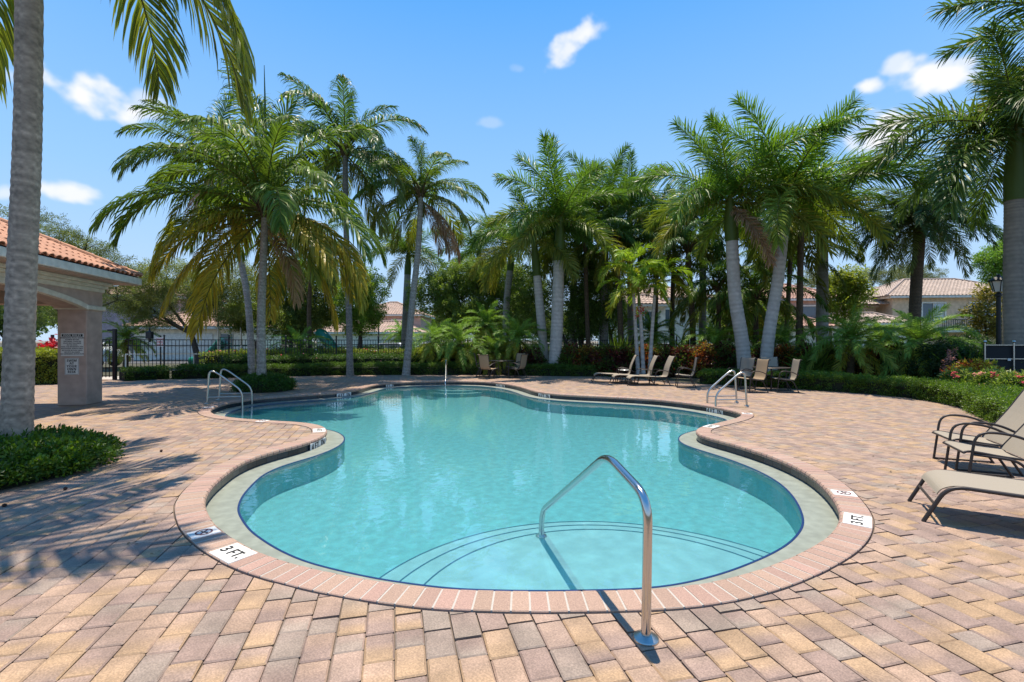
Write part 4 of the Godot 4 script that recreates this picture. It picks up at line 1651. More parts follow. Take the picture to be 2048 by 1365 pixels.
func lamp_post(label: String, foot: Vector3, h: float) -> void:
	var t := thing("lamp_post", label, "street lamp", foot, "lamp posts")
	var b := MB.new()
	b.lathe(Vector3.ZERO, [[0.16, 0.0], [0.16, 0.3], [0.11, 0.42], [0.075, 0.6], [0.06, h - 0.75], [0.09, h - 0.72], [0.09, h - 0.66], [0.05, h - 0.6]], 12)
	put("pole", b.mesh(), M.black, t)
	b = MB.new()
	b.lathe(Vector3(0, h - 0.6, 0), [[0.0, 0.0], [0.13, 0.02], [0.22, 0.36], [0.0, 0.36]], 6)
	put("lamp_glass", b.mesh(), M.lamp_glass, t)
	b = MB.new()
	for k in 6:
		var an := TAU * k / 6.0
		b.tube([Vector3(cos(an) * 0.135, h - 0.58, sin(an) * 0.135), Vector3(cos(an) * 0.225, h - 0.24, sin(an) * 0.225)], [0.014], 5)
	b.lathe(Vector3(0, h - 0.24, 0), [[0.0, 0.0], [0.26, 0.0], [0.27, 0.03], [0.14, 0.14], [0.05, 0.17], [0.05, 0.22], [0.0, 0.25]], 12)
	put("cap", b.mesh(), M.black, t)

func playground() -> void:
	var c := at(470, 682, 30.0)
	c.y = 0
	var t := thing("climbing_frame", "playground climbing frame with ladder and green panels, behind the planter palm", "climbing frame", c)
	var b := MB.new()
	for q in [[-0.7, -0.6], [0.7, -0.6], [-0.7, 0.6], [0.7, 0.6]]:
		b.tube([c + Vector3(q[0], 0, q[1]), c + Vector3(q[0], 2.9, q[1])], [0.06], 8)
	part("posts", b, M.steel_dull, t)
	b = MB.new()
	b.box(c + Vector3(0, 1.25, 0), Vector3(1.4, 0.08, 1.2))
	part("platform", b, M.slide, t)
	for k in 5:
		b = MB.new()
		b.bar(c + Vector3(-0.5, 0.35 + k * 0.35, 0.75), c + Vector3(0.3, 0.35 + k * 0.35, 0.75), 0.05, 0.06)
		part("rung", b, M.slide, t)
	b = MB.new()
	for s in [-0.5, 0.3]:
		b.tube([c + Vector3(s, 0, 0.8), c + Vector3(s, 2.1, 0.72)], [0.04], 6)
	b.tube([c + Vector3(-0.7, 2.85, 0.6), c + Vector3(0.7, 2.85, 0.6)], [0.04], 6)
	b.tube([c + Vector3(0.7, 1.3, 0.6), c + Vector3(1.6, 0.1, 0.7)], [0.05], 6)
	part("rail", b, M.white, t)
	b = MB.new()
	var pts := []
	for k in 9:
		var f := k / 8.0
		pts.push_back(c + Vector3(-0.7 - 2.0 * f, 1.35 * (1.0 - f) * (1.0 - f) + 0.25, 0.1))
	b.tube(pts, [0.32], 10)
	part("chute", b, M.slide, t)
	c = at(668, 682, 31.0)
	c.y = 0
	t = thing("tube_slide", "green tube slide curving down, between the planter palm and next palm", "slide", c)
	b = MB.new()
	pts = []
	for k in 15:
		var f := k / 14.0
		pts.push_back(c + Vector3(-0.9 + 1.9 * f, 2.0 - 1.7 * smoothstep(0.0, 1.0, f), 0.5 * sin(f * 3.0)))
	b.tube(pts, [0.36], 14)
	part("chute", b, M.slide, t)
	b = MB.new()
	for q in [-0.6, 0.5]:
		b.tube([c + Vector3(q, 0, 0), c + Vector3(q, 1.2, 0)], [0.05], 6)
	part("leg", b, M.steel_dull, t)

func car(label: String, c: Vector3, m: Material, turn: float) -> void:
	var t := thing("parked_car", label, "car", c, "cars parked along the street")
	t.rotation.y = turn
	var b := MB.new()
	var prof := [Vector2(-2.2, 0.35), Vector2(-2.25, 0.75), Vector2(-1.9, 0.92), Vector2(-1.2, 0.98), Vector2(-0.5, 1.42), Vector2(0.9, 1.45), Vector2(1.6, 1.02), Vector2(2.15, 0.95), Vector2(2.25, 0.6), Vector2(2.2, 0.35)]
	for k in prof.size():
		var p: Vector2 = prof[k]
		var q: Vector2 = prof[(k + 1) % prof.size()]
		var w0 := 0.85 if p.y < 1.1 else 0.66
		var w1 := 0.85 if q.y < 1.1 else 0.66
		b.quad(Vector3(p.x, p.y, -w0), Vector3(q.x, q.y, -w1), Vector3(q.x, q.y, w1), Vector3(p.x, p.y, w0), Color.WHITE)
	for s in [-1.0, 1.0]:
		var lowp := PackedVector3Array()
		for k in [0, 1, 2, 3, 6, 7, 8, 9]:
			lowp.push_back(Vector3(prof[k].x, prof[k].y, 0.85 * s))
		b.face(lowp, Color.WHITE, Vector3(0, 0, s))
		b.quad(Vector3(-1.2, 0.98, 0.85 * s), Vector3(-0.5, 1.42, 0.66 * s), Vector3(0.9, 1.45, 0.66 * s), Vector3(1.6, 1.02, 0.85 * s), Color.WHITE, Vector3(0, 0, s))
	put("body", b.mesh(), m, t)
	b = MB.new()
	for s in [-1.0, 1.0]:
		b.quad(Vector3(-1.0, 1.03, 0.835 * s), Vector3(-0.45, 1.38, 0.69 * s), Vector3(0.85, 1.4, 0.69 * s), Vector3(1.4, 1.05, 0.835 * s), Color.WHITE, Vector3(0, 0, s))
	b.quad(Vector3(-1.14, 1.03, -0.72), Vector3(-0.56, 1.40, -0.6), Vector3(-0.56, 1.40, 0.6), Vector3(-1.14, 1.03, 0.72), Color.WHITE, Vector3(-1, 1, 0))
	put("windows", b.mesh(), M.glass, t)
	for q in [[-1.4, -0.85], [1.35, -0.85], [-1.4, 0.85], [1.35, 0.85]]:
		b = MB.new()
		b.tube([Vector3(q[0], 0.32, q[1] - 0.1), Vector3(q[0], 0.32, q[1] + 0.1)], [0.32], 14)
		put("wheel", b.mesh(), M.black, t)


# ---------------------------------------------------------------- rails
func bend(pts: Array, r: float, steps := 6) -> Array:
	var out := [pts[0]]
	for k in range(1, pts.size() - 1):
		var a: Vector3 = pts[k - 1]
		var p: Vector3 = pts[k]
		var z: Vector3 = pts[k + 1]
		var u := (a - p).normalized() * minf(r, (a - p).length() * 0.48)
		var w := (z - p).normalized() * minf(r, (z - p).length() * 0.48)
		for e in steps + 1:
			var f := float(e) / steps
			out.push_back((p + u).lerp(p, f).lerp(p.lerp(p + w, f), f))
	out.push_back(pts[pts.size() - 1])
	return out

func flange(b: MB, p: Vector3, r := 0.066) -> void:
	b.lathe(p, [[r, 0.0], [r, 0.008], [r * 0.94, 0.013], [r * 0.72, 0.02], [r * 0.5, 0.026], [0.024, 0.028]], 28)

func rails() -> void:
	var a := Vector3(0.697, 0.0, -2.47)
	var d := Vector3(-0.403, 0, -1.705)
	var t := thing("handrail", "shiny stainless handrail bent down into the near entry steps", "handrail", a)
	var b := MB.new()
	b.tube(bend([a + Vector3.UP * 0.0, a + Vector3.UP * 0.735 - d * 0.012, a + d * 0.272 + Vector3.UP * 0.845, a + d * 1.06 + Vector3.UP * 0.02, a + d * 1.075 - Vector3.UP * 0.26], 0.13, 8), [0.0245], 20)
	part("tube", b, M.steel, t)
	b = MB.new()
	flange(b, a)
	part("base_flange", b, M.steel_dull, t)
	b = MB.new()
	flange(b, a + d * 1.074 + Vector3.DOWN * 0.221, 0.05)
	part("base_flange", b, M.steel_dull, t)
	# far rail, a mirror of this one
	var fa := Vector3(-2.62, 0, -18.95)
	t = thing("handrail", "thin stainless handrail on the far pool edge, seen end on", "handrail", fa)
	b = MB.new()
	var fd := Vector3(0.20, 0, 1.72)
	b.tube(bend([fa, fa + Vector3.UP * 0.70, fa + fd * 0.27 + Vector3.UP * 0.82, fa + fd + Vector3.UP * 0.05, fa + fd - Vector3.UP * 0.4], 0.13), [0.0245], 12)
	part("tube", b, M.steel, t)
	b = MB.new()
	flange(b, fa)
	part("base_flange", b, M.steel_dull, t)
	# two ladders with paired grab rails
	for q in [[Vector3(-7.52, 0, -11.7), Vector3(-7.72, 0, -12.5), Vector3(0.76, 0, -0.19), "stainless pool ladder with two grab rails beside the round planter"], [Vector3(5.59, 0, -11.3), Vector3(5.68, 0, -12.0), Vector3(-0.78, 0, 0.10), "stainless pool ladder with two grab rails on the right side of the pool"]]:
		t = thing("pool_ladder", q[3], "pool ladder", q[0], "pool ladders")
		var dd: Vector3 = q[2]
		for e in 2:
			var f: Vector3 = q[e]
			b = MB.new()
			b.tube(bend([f, f + dd * 0.06 + Vector3.UP * 0.80, f + dd * 0.22 + Vector3.UP * 0.80, f + dd * 1.0 + Vector3.UP * 0.30, f + dd * 1.02 - Vector3.UP * 0.75], 0.17, 8), [0.023], 14)
			b.tube([f + Vector3.UP * 0.16 + dd * 0.01, f + dd * 1.0 + Vector3.UP * 0.16], [0.014], 10)
			part("grab_rail", b, M.steel_dull, t)
			b = MB.new()
			flange(b, f, 0.055)
			part("base_flange", b, M.steel_dull, t)
		for e in 3:
			var y := -0.17 - e * 0.25
			b = MB.new()
			b.bar((q[0] as Vector3) + dd * 1.02 + Vector3.UP * y, (q[1] as Vector3) + dd * 1.02 + Vector3.UP * y, 0.08, 0.03, Color.WHITE, 0.006)
			part("step", b, M.steel_dull, t)


# ---------------------------------------------------------------- furniture (built facing +x: the sitter looks towards -x)
func sheet(b: MB, line: Array, w: float, thick: float, sag := 0.02) -> void:
	# sling cloth along a line in x and y, w wide in z
	var n := line.size()
	for side in [1.0, -1.0]:
		for k in n - 1:
			for e in 4:
				var z0 := -w * 0.5 + w * e / 4.0
				var z1 := z0 + w / 4.0
				var pt := func(q: Vector2, z: float, kk: int) -> Vector3:
					var dirv: Vector2 = (line[mini(kk + 1, n - 1)] - line[maxi(kk - 1, 0)]).normalized()
					var nn := Vector2(-dirv.y, dirv.x)
					var sg := -sag * (1.0 - pow(z / (w * 0.5), 2.0))
					var p: Vector2 = q + nn * (sg + thick * 0.5 * side)
					return Vector3(p.x, p.y, z)
				b.quad(pt.call(line[k], z0, k), pt.call(line[k + 1], z0, k + 1), pt.call(line[k + 1], z1, k + 1), pt.call(line[k], z1, k), Color.WHITE, Vector3(0, side, 0) if absf(line[k + 1].x - line[k].x) > 0.05 else Vector3(-side, 0.2, 0))

func smooth_line(pts: Array, n := 8) -> Array:
	var out := []
	for k in pts.size() - 1:
		for e in n:
			out.push_back((pts[k] as Vector2).cubic_interpolate(pts[k + 1], pts[maxi(k - 1, 0)], pts[mini(k + 2, pts.size() - 1)], float(e) / n))
	out.push_back(pts[pts.size() - 1])
	return out

func chair_parts(t: Node3D, cloth: Material, low := false) -> void:
	var w := 0.56
	var sh := 0.36 if low else 0.42
	var bk := Vector2(0.92, 0.98) if low else Vector2(0.66, 0.98)
	var seat := smooth_line([Vector2(0.0, sh - 0.01), Vector2(0.06, sh + 0.012), Vector2(0.3, sh - 0.02), Vector2(0.5, sh - 0.035)], 4)
	var back := smooth_line([Vector2(0.5, sh - 0.03), Vector2(0.56, sh + 0.06), Vector2(lerpf(0.56, bk.x, 0.5), lerpf(sh, bk.y, 0.52)), bk, bk + Vector2(0.05, 0.0)], 4)
	var b := MB.new()
	sheet(b, seat, w - 0.03, 0.006)
	put("seat_sling", b.mesh(), cloth, t)
	b = MB.new()
	sheet(b, back, w - 0.03, 0.006)
	put("back_sling", b.mesh(), cloth, t)
	for s in [-1.0, 1.0]:
		var z: float = s * w * 0.5
		b = MB.new()
		var side := []
		for q in seat + back.slice(1):
			side.push_back(Vector3(q.x, q.y - 0.004, z))
		b.tube(side, [0.013], 8)
		put("side_rail", b.mesh(), M.bronze, t)
		b = MB.new()
		var zo: float = z + s * 0.03
		b.tube(bend([Vector3(0.02, 0, zo), Vector3(0.09, sh + 0.23, zo), Vector3(0.40, sh + 0.22, zo), Vector3(0.62, sh + 0.10, zo), Vector3(lerpf(0.56, bk.x, 0.25), lerpf(sh, bk.y, 0.25), z)], 0.14), [0.014], 8)
		put("arm", b.mesh(), M.bronze, t)
		b = MB.new()
		b.tube(bend([Vector3(0.07, sh - 0.02, z), Vector3(0.44, sh - 0.05, zo), Vector3(0.62, 0, zo)], 0.1), [0.014], 8)
		b.tube([Vector3(0.02, 0.012, zo), Vector3(0.62, 0.012, zo)], [0.011], 6)
		put("leg", b.mesh(), M.bronze, t)
	b = MB.new()
	for q in [[0.0, sh - 0.012], [0.5, sh - 0.05], [bk.x + 0.04, bk.y]]:
		b.tube([Vector3(q[0], q[1], -w * 0.5), Vector3(q[0], q[1], w * 0.5)], [0.012], 8)
	put("cross_bar", b.mesh(), M.bronze, t)

func chaise_parts(t: Node3D, cloth: Material, raise: float) -> void:
	var w := 0.60
	var line := smooth_line([Vector2(-0.04, 0.245), Vector2(0.0, 0.30), Vector2(0.10, 0.335), Vector2(0.3, 0.33), Vector2(0.85, 0.31), Vector2(1.2, 0.31)], 5)
	var back := smooth_line([Vector2(1.2, 0.31), Vector2(1.27, 0.36), Vector2(1.2 + 0.36 * cos(raise), 0.33 + 0.36 * sin(raise)), Vector2(1.2 + 0.74 * cos(raise), 0.32 + 0.74 * sin(raise)), Vector2(1.26 + 0.76 * cos(raise), 0.31 + 0.75 * sin(raise))], 5)
	var b := MB.new()
	sheet(b, line, w - 0.02, 0.006, 0.012)
	put("seat_sling", b.mesh(), cloth, t)
	b = MB.new()
	sheet(b, back, w - 0.02, 0.006, 0.012)
	put("back_sling", b.mesh(), cloth, t)
	for s in [-1.0, 1.0]:
		var z: float = s * w * 0.5
		b = MB.new()
		b.tube(bend([Vector3(-0.13, 0, z), Vector3(0.03, 0.33, z), Vector3(0.9, 0.30, z), Vector3(1.25, 0.30, z)], 0.12), [0.016], 10)
		put("side_rail", b.mesh(), M.bronze, t)
		b = MB.new()
		var br := []
		for q in back:
			br.push_back(Vector3(q.x, q.y, z))
		b.tube(br, [0.014], 8)
		put("back_rail", b.mesh(), M.bronze, t)
		b = MB.new()
		b.tube(bend([Vector3(0.78, 0, z), Vector3(0.86, 0.52, z + s * 0.03), Vector3(1.18, 0.54, z + s * 0.03), Vector3(1.42, 0.40, z)], 0.12), [0.013], 8)
		put("arm", b.mesh(), M.bronze, t)
		b = MB.new()
		b.tube([Vector3(1.2, 0.3, z), Vector3(1.36, 0, z)], [0.015], 8)
		b.tube([Vector3(0.86, 0.3, z * 0.98), Vector3(0.78, 0, z)], [0.013], 8)
		put("leg", b.mesh(), M.bronze, t)
	b = MB.new()
	for q in [[-0.055, 0.16], [0.8, 0.12], [0.6, 0.29], [1.3, 0.12], [1.24 + 0.76 * cos(raise), 0.31 + 0.75 * sin(raise)]]:
		b.tube([Vector3(q[0], q[1], -w * 0.5), Vector3(q[0], q[1], w * 0.5)], [0.011], 8)
	put("cross_bar", b.mesh(), M.bronze, t)

func table_parts(t: Node3D, r: float, h: float) -> void:
	var b := MB.new()
	b.lathe(Vector3(0, h - 0.03, 0), [[0.0, 0.0], [r - 0.01, 0.0], [r, 0.01], [r, 0.022], [r - 0.01, 0.03], [0.0, 0.03]], 32)
	put("table_top", b.mesh(), M.lamp_glass if r < 0.4 else M.bronze, t)
	for k in 4:
		b = MB.new()
		var an := PI * 0.25 + k * PI * 0.5
		var d := Vector3(cos(an), 0, sin(an))
		b.tube(bend([d * r * 0.85, d * r * 0.72 + Vector3.UP * h * 0.5, d * r * 0.8 + Vector3.UP * (h - 0.04)], 0.1), [0.014], 8)
		put("leg", b.mesh(), M.bronze, t)
	b = MB.new()
	for k in 24:
		var a0 := TAU * k / 24.0
		var a1 := TAU * (k + 1) / 24.0
		b.tube([Vector3(cos(a0), 0, sin(a0)) * r * 0.74 + Vector3.UP * h * 0.4, Vector3(cos(a1), 0, sin(a1)) * r * 0.74 + Vector3.UP * h * 0.4], [0.008], 5, Color.WHITE, [], false)
	put("ring", b.mesh(), M.bronze, t)

func furniture() -> void:
	# front right: a chaise and two low chairs
	var ch := thing("chaise_lounge", "beige sling chaise lounge nearest the pool on the right deck", "chaise lounge", Vector3(3.80, 0, -4.27), "sling chaise lounges")
	chaise_parts(ch, M.sling, 0.9)
	ch.rotation.y = -0.54
	var cl := thing("lounge_chair", "low sling armchair with its back against the clipped hedge", "armchair", Vector3(5.42, 0, -5.98), "sling armchairs")
	chair_parts(cl, M.sling, true)
	cl.rotation.y = -0.40
	copy(cl, "low sling armchair between the chaise and the hedge side armchair", Vector3(4.98, 0, -5.36), -0.45, "sling armchairs")
	# the row of chaises on the far deck
	var far := thing("chaise_lounge", "far chaise lounge at the left end of the row", "chaise lounge", Vector3(3.15, 0, -18.0), "sling chaise lounges")
	chaise_parts(far, M.sling, 1.16)
	far.rotation.y = -0.12
	for q in [[Vector3(3.72, 0, -17.3), -0.06, "middle far chaise lounge with a shaded back"], [Vector3(4.12, 0, -16.7), 0.0, "far chaise lounge at the right end, back raised"]]:
		copy(far, q[2], q[0], q[1], "sling chaise lounges")
	var ac := thing("sling_chair", "tan sling armchair alone beside the far chaise lounges", "armchair", Vector3(5.55, 0, -16.1), "sling armchairs")
	chair_parts(ac, M.sling)
	ac.rotation.y = -0.25
	var st := thing("side_table", "small round side table between the far chaise lounges", "table", Vector3(4.35, 0, -18.3))
	table_parts(st, 0.25, 0.45)
	# table by the far hedge
	var tb := thing("patio_table", "dark round patio table with four chairs by the far hedge", "table", Vector3(-0.45, 0, -20.4), "patio tables")
	table_parts(tb, 0.55, 0.72)
	var tan_chair := thing("sling_chair", "tan sling chair with its back to the pool at the far table", "armchair", Vector3(-0.75, 0, -20.0), "sling armchairs")
	chair_parts(tan_chair, M.sling_tan)
	tan_chair.rotation.y = 4.0
	copy(tan_chair, "sling chair on the left of the far patio table", Vector3(-0.95, 0, -20.6), PI + 0.1, "sling armchairs")
	copy(tan_chair, "tan sling chair on the right of the far patio table", Vector3(-0.05, 0, -20.15), -0.5, "sling armchairs")
	copy(tan_chair, "sling chair behind the far patio table", Vector3(-0.1, 0, -20.9), 0.7, "sling armchairs")
	# table by the right hedge
	copy(tb, "dark round patio table by the hedge behind the right ladder", Vector3(8.25, 0, -15.1), 0.3, "patio tables")
	copy(tan_chair, "orange tan sling chair just behind the right ladder", Vector3(7.02, 0, -14.45), 0.1, "sling armchairs")
	copy(ac, "grey sling chair half hidden behind the orange tan chair", Vector3(7.25, 0, -15.6), 0.35, "sling armchairs")
	copy(ac, "grey sling chair facing the pool behind the right patio table", Vector3(8.8, 0, -15.75), 1.45, "sling armchairs")
	copy(ac, "sling chair turned away at the right end of the right table", Vector3(8.0, 0, -14.55), -0.2, "sling armchairs")
	# litter on the deck
	var nut := thing("palm_nut", "small brown palm nut on the pavers by the near left bush", "nut", gp(130, 980), "palm nuts on the deck")
	var b := MB.new()
	b.lathe(Vector3.ZERO, [[0.0, 0.0], [0.012, 0.003], [0.019, 0.015], [0.014, 0.028], [0.0, 0.034]], 8, Color(0.07, 0.03, 0.02))
	put("shell", b.mesh(), M.bark, nut)
	copy(nut, "tiny brown palm nut on the pavers right of the near left bush", gp(322, 904), 0.0, "palm nuts on the deck")
	copy(nut, "tiny brown palm nut in the frond shadow by the left edge", gp(8, 1014), 0.0, "palm nuts on the deck")
	var tw := thing("twig", "thin curved twig lying on the pavers beside the near left bush", "twig", gp(258, 940))
	b = MB.new()
	b.tube([Vector3(-0.12, 0.006, 0.02), Vector3(0, 0.006, 0.02), Vector3(0.08, 0.007, 0.0), Vector3(0.1, 0.006, -0.07)], [0.003, 0.003, 0.002, 0.001], 5, Color(0.10, 0.07, 0.05))
	put("stem", b.mesh(), M.bark, tw)

# ---------------------------------------------------------------- planting
func lean(foot_x: float, z: float, pts: Array) -> Array:
	var f := at(foot_x, 682, z)
	f.y = 0
	var o := [f]
	for q in pts:
		o.push_back(at(q[0], q[1], z))
	return o

func palms() -> void:
	var grey := Color(0.40, 0.355, 0.31)
	var pale := Color(0.56, 0.50, 0.435)
	var brown := Color(0.20, 0.135, 0.085)
	var coco := Color(0.082, 0.132, 0.02)
	var royal := Color(0.06, 0.115, 0.017)
	palm("coconut_palm", "tall coconut palm with ringed grey trunk rising from the near left bush", "coconut", [Vector3(-6.17, 0, -5.9), Vector3(-6.10, 2.2, -5.9), Vector3(-5.99, 4.6, -5.88), Vector3(-5.90, 8.5, -5.8)], 0.150, 0.122, Color(0.62, 0.455, 0.335), 4.0, 6, {"rings": 0.09, "flare": 1.22, "fresh": coco, "turn": 0.4, "lowest": 34.0, "aging": 1.0, "extra": [[4, 6, 3.35, false], [5, 18, 4.0, false], [5, -16, 3.9, false], [4, 196, 3.9, false], [5, 48, 4.1, false], [5, 150, 4.0, false], [4, 100, 4.0, false]]})
	palm("coconut_palm", "coconut palm with yellowing fronds standing in the round planter by the ladder", "coconut", lean(523, 14.9, [[522, 640], [526, 530], [530, 424]]), 0.135, 0.10, pale, 4.2, 38, {"rings": 0.12, "fresh": coco, "aging": 2.0, "old": Color(0.34, 0.24, 0.028), "top": 1.0, "second": 1.0, "turn": 2.1, "spear": 4.6, "extra": [[5, -24, 3.0, true]], "lowest": -36.0})
	palm("coconut_palm", "leaning coconut palm just behind the planter palm, crown showing on its left", "coconut", lean(504, 20.5, [[495, 600], [468, 460], [438, 335]]), 0.145, 0.11, pale, 3.7, 26, {"top": 0.95, "fresh": coco, "turn": 0.9, "extra": [[5, 250, 3.0, true]]})
	palm("coconut_palm", "tall straight coconut palm with windblown dark crown, right of the planter palm", "coconut", lean(700, 21.0, [[697, 600], [692, 450], [690, 305]]), 0.14, 0.11, grey, 4.0, 28, {"top": 0.9, "fresh": Color(0.055, 0.105, 0.026), "turn": 1.7})
	palm("coconut_palm", "leaning coconut palm with brown dead fronds hanging beside its trunk", "coconut", lean(812, 21.5, [[824, 610], [836, 500], [842, 388]]), 0.155, 0.115, pale, 3.3, 22, {"fresh": coco, "turn": 2.6, "lowest": -22.0, "extra": [[5, 12, 2.9, true], [5, 335, 3.1, true], [5, 50, 2.6, true], [5, 350, 2.7, true], [5, 25, 3.2, true]]})
	palm("royal_palm", "distant royal palm behind the leaning coconut palm", "royal", lean(808, 33.0, [[812, 620], [815, 548]]), 0.26, 0.22, grey, 3.4, 16, {"shaft": 1.5, "fresh": royal, "turn": 0.3})
	palm("royal_palm", "distant royal palm whose crown shows above the big rounded tree", "royal", lean(958, 37.0, [[958, 600], [958, 535]]), 0.26, 0.22, grey, 3.4, 15, {"shaft": 1.5, "fresh": royal, "turn": 1.3})
	palm("royal_palm", "slimmer royal palm, left one of the pale trunked pair behind the far table", "royal", lean(1091, 23.0, [[1082, 640], [1074, 550]]), 0.215, 0.185, pale, 3.4, 16, {"shaft": 1.9, "fresh": royal, "turn": 0.7, "bulge": 0.06})
	palm("royal_palm", "thick royal palm, right one of the pale trunked pair behind the far table", "royal", lean(1108, 22.0, [[1114, 650], [1118, 520]]), 0.285, 0.245, pale, 3.8, 16, {"shaft": 2.0, "fresh": Color(0.075, 0.14, 0.018), "turn": 1.9, "flare": 1.2, "bulge": 0.05, "top": 1.08, "second": 1.0})
	palm("royal_palm", "royal palm behind the pair, crown filling the gap to their right", "royal", lean(1208, 27.0, [[1208, 600], [1210, 470]]), 0.26, 0.22, grey, 4.1, 17, {"shaft": 1.8, "fresh": royal, "turn": 0.2})
	palm("coconut_palm", "brown trunked palm left of the cream house", "coconut", lean(1243, 25.0, [[1240, 620], [1232, 480]]), 0.16, 0.12, brown, 3.0, 18, {"fresh": royal, "turn": 0.6})
	palm("coconut_palm", "coconut palm with dark drooping crown in front of the cream house", "coconut", lean(1388, 24.5, [[1384, 620], [1376, 500]]), 0.16, 0.12, brown, 3.4, 22, {"fresh": Color(0.05, 0.10, 0.022), "turn": 1.2, "aging": 1.2})
	palm("coconut_palm", "second brown trunked palm behind the royal palm by the loungers", "coconut", lean(1345, 28.0, [[1345, 620], [1350, 450]]), 0.15, 0.12, brown, 3.4, 18, {"fresh": royal, "turn": 2.0})
	var lime := Color(0.17, 0.26, 0.025)
	for q in [[1277, 1266, 565, 0.75, "tallest slender Christmas palm with red fruit behind the loungers"], [1287, 1279, 610, 0.6, "shortest of the three slender Christmas palms behind the loungers"], [1299, 1310, 588, 0.65, "slender Christmas palm leaning right, the right one of the trio"]]:
		var t := palm("christmas_palm", q[4], "christmas", lean(q[0], 20.8, [[(q[0] + q[1]) * 0.5, 660], [q[1], q[2]]]), 0.085, 0.065, pale, 1.9, 11, {"shaft": q[3], "fresh": lime, "old": Color(0.5, 0.32, 0.03), "shaft_color": Color(0.20, 0.26, 0.06), "aging": 0.7, "group": "slender palms behind the loungers", "lowest": 2.0})
		if q[1] < 1300:
			var b := MB.new()
			var c := at(q[1] + 2, q[2] + 6, 20.6)
			for k in 60:
				var p := c + Vector3(rng.randfn() * 0.13, rng.randfn() * 0.15 - 0.1, rng.randfn() * 0.1)
				b.lathe(p, [[0.0, -0.03], [0.028, 0.0], [0.0, 0.03]], 5, Color(0.45, 0.035, 0.015))
			part("fruit", b, M.petal, t)
	palm("royal_palm", "thick curved royal palm behind the lone armchair", "royal", lean(1492, 19.0, [[1484, 680], [1470, 590], [1464, 480]]), 0.27, 0.235, pale, 4.2, 16, {"shaft": 1.7, "fresh": Color(0.075, 0.14, 0.018), "turn": 0.9, "top": 1.0, "second": 0.95, "flare": 1.25, "extra": [[5, 300, 3.0, true], [5, 330, 2.6, true]]})
	palm("royal_palm", "royal palm leaning right behind the right patio table", "royal", lean(1530, 18.6, [[1538, 670], [1556, 560], [1566, 470]]), 0.235, 0.20, pale, 4.1, 16, {"shaft": 1.8, "fresh": Color(0.08, 0.15, 0.018), "turn": 2.75, "top": 1.0, "second": 0.95, "flare": 1.25})
	palm("coconut_palm", "thin brown trunked palm between the leaning royal palm and the grey one", "coconut", lean(1598, 21.5, [[1600, 600], [1603, 440]]), 0.15, 0.12, brown, 3.3, 18, {"fresh": royal, "turn": 0.1})
	palm("royal_palm", "grey trunked royal palm left of the bushy date palms", "royal", lean(1645, 25.0, [[1645, 600], [1645, 480]]), 0.30, 0.26, grey, 4.7, 18, {"shaft": 1.8, "fresh": royal, "turn": 1.5})
	palm("date_palm", "full round headed date palm in front of the tan house", "date", lean(1826, 24.0, [[1832, 590], [1842, 440]]), 0.26, 0.24, brown, 3.3, 80, {"fresh": Color(0.055, 0.095, 0.032), "turn": 0.5, "aging": 0.3, "highest": 66.0, "lowest": -24.0})
	palm("royal_palm", "massive royal palm beside the lamp post at the right edge", "royal", lean(2027, 14.5, [[2028, 600], [2030, 398]]), 0.25, 0.235, Color(0.31, 0.26, 0.205), 4.2, 21, {"shaft": 2.2, "fresh": Color(0.055, 0.095, 0.018), "turn": 2.75, "flare": 1.1, "aging": 0.25, "lowest": -24.0, "rings": 0.11})
	palm("royal_palm", "royal palm out at the right whose fronds hang into the top corner", "royal", [Vector3(17.2, 0, -13.2), Vector3(17.1, 4, -13.2), Vector3(16.9, 8.3, -13.3)], 0.26, 0.23, grey, 4.4, 18, {"shaft": 1.8, "fresh": Color(0.055, 0.095, 0.018), "turn": 0.35})
	# more crowns that fill the row behind the pool
	for q in [["royal", 1012, 27.5, 505, 3.4, "royal palm behind the tallest bushy date palm, left of the pair"], ["royal", 1150, 29.0, 455, 3.8, "royal palm close behind the thick one of the pair"], ["coconut", 1178, 25.5, 445, 3.3, "dark coconut palm just right of the pale royal pair"], ["royal", 1262, 29.0, 430, 3.9, "royal palm behind the slender palms"], ["coconut", 1310, 26.5, 430, 3.5, "coconut palm right of the slender palms"], ["royal", 1402, 27.0, 450, 3.8, "royal palm left of the thick curved royal palm"], ["coconut", 1432, 23.5, 540, 3.2, "low dark coconut palm left of the thick curved royal palm"], ["coconut", 1515, 23.0, 560, 3.3, "low dark coconut palm between the two white royal trunks"], ["coconut", 1572, 25.0, 470, 3.4, "coconut palm close behind the leaning royal palm"], ["coconut", 622, 26.0, 470, 3.4, "coconut palm behind the gap right of the planter palm"]]:
		palm("royal_palm" if q[0] == "royal" else "coconut_palm", q[5], q[0], lean(q[1], q[2], [[q[1] + rng.randf_range(-6, 6), 620], [q[1] + rng.randf_range(-12, 12), q[3] + 35]]), 0.21 if q[0] == "royal" else 0.13, 0.18 if q[0] == "royal" else 0.10, grey if q[0] == "royal" else brown, q[4], 14 if q[0] == "royal" else 20, {"shaft": 1.5 if q[0] == "royal" else 0.0, "fresh": royal, "aging": 1.2})
	# low bushy date palms
	var pyg := Color(0.095, 0.165, 0.028)
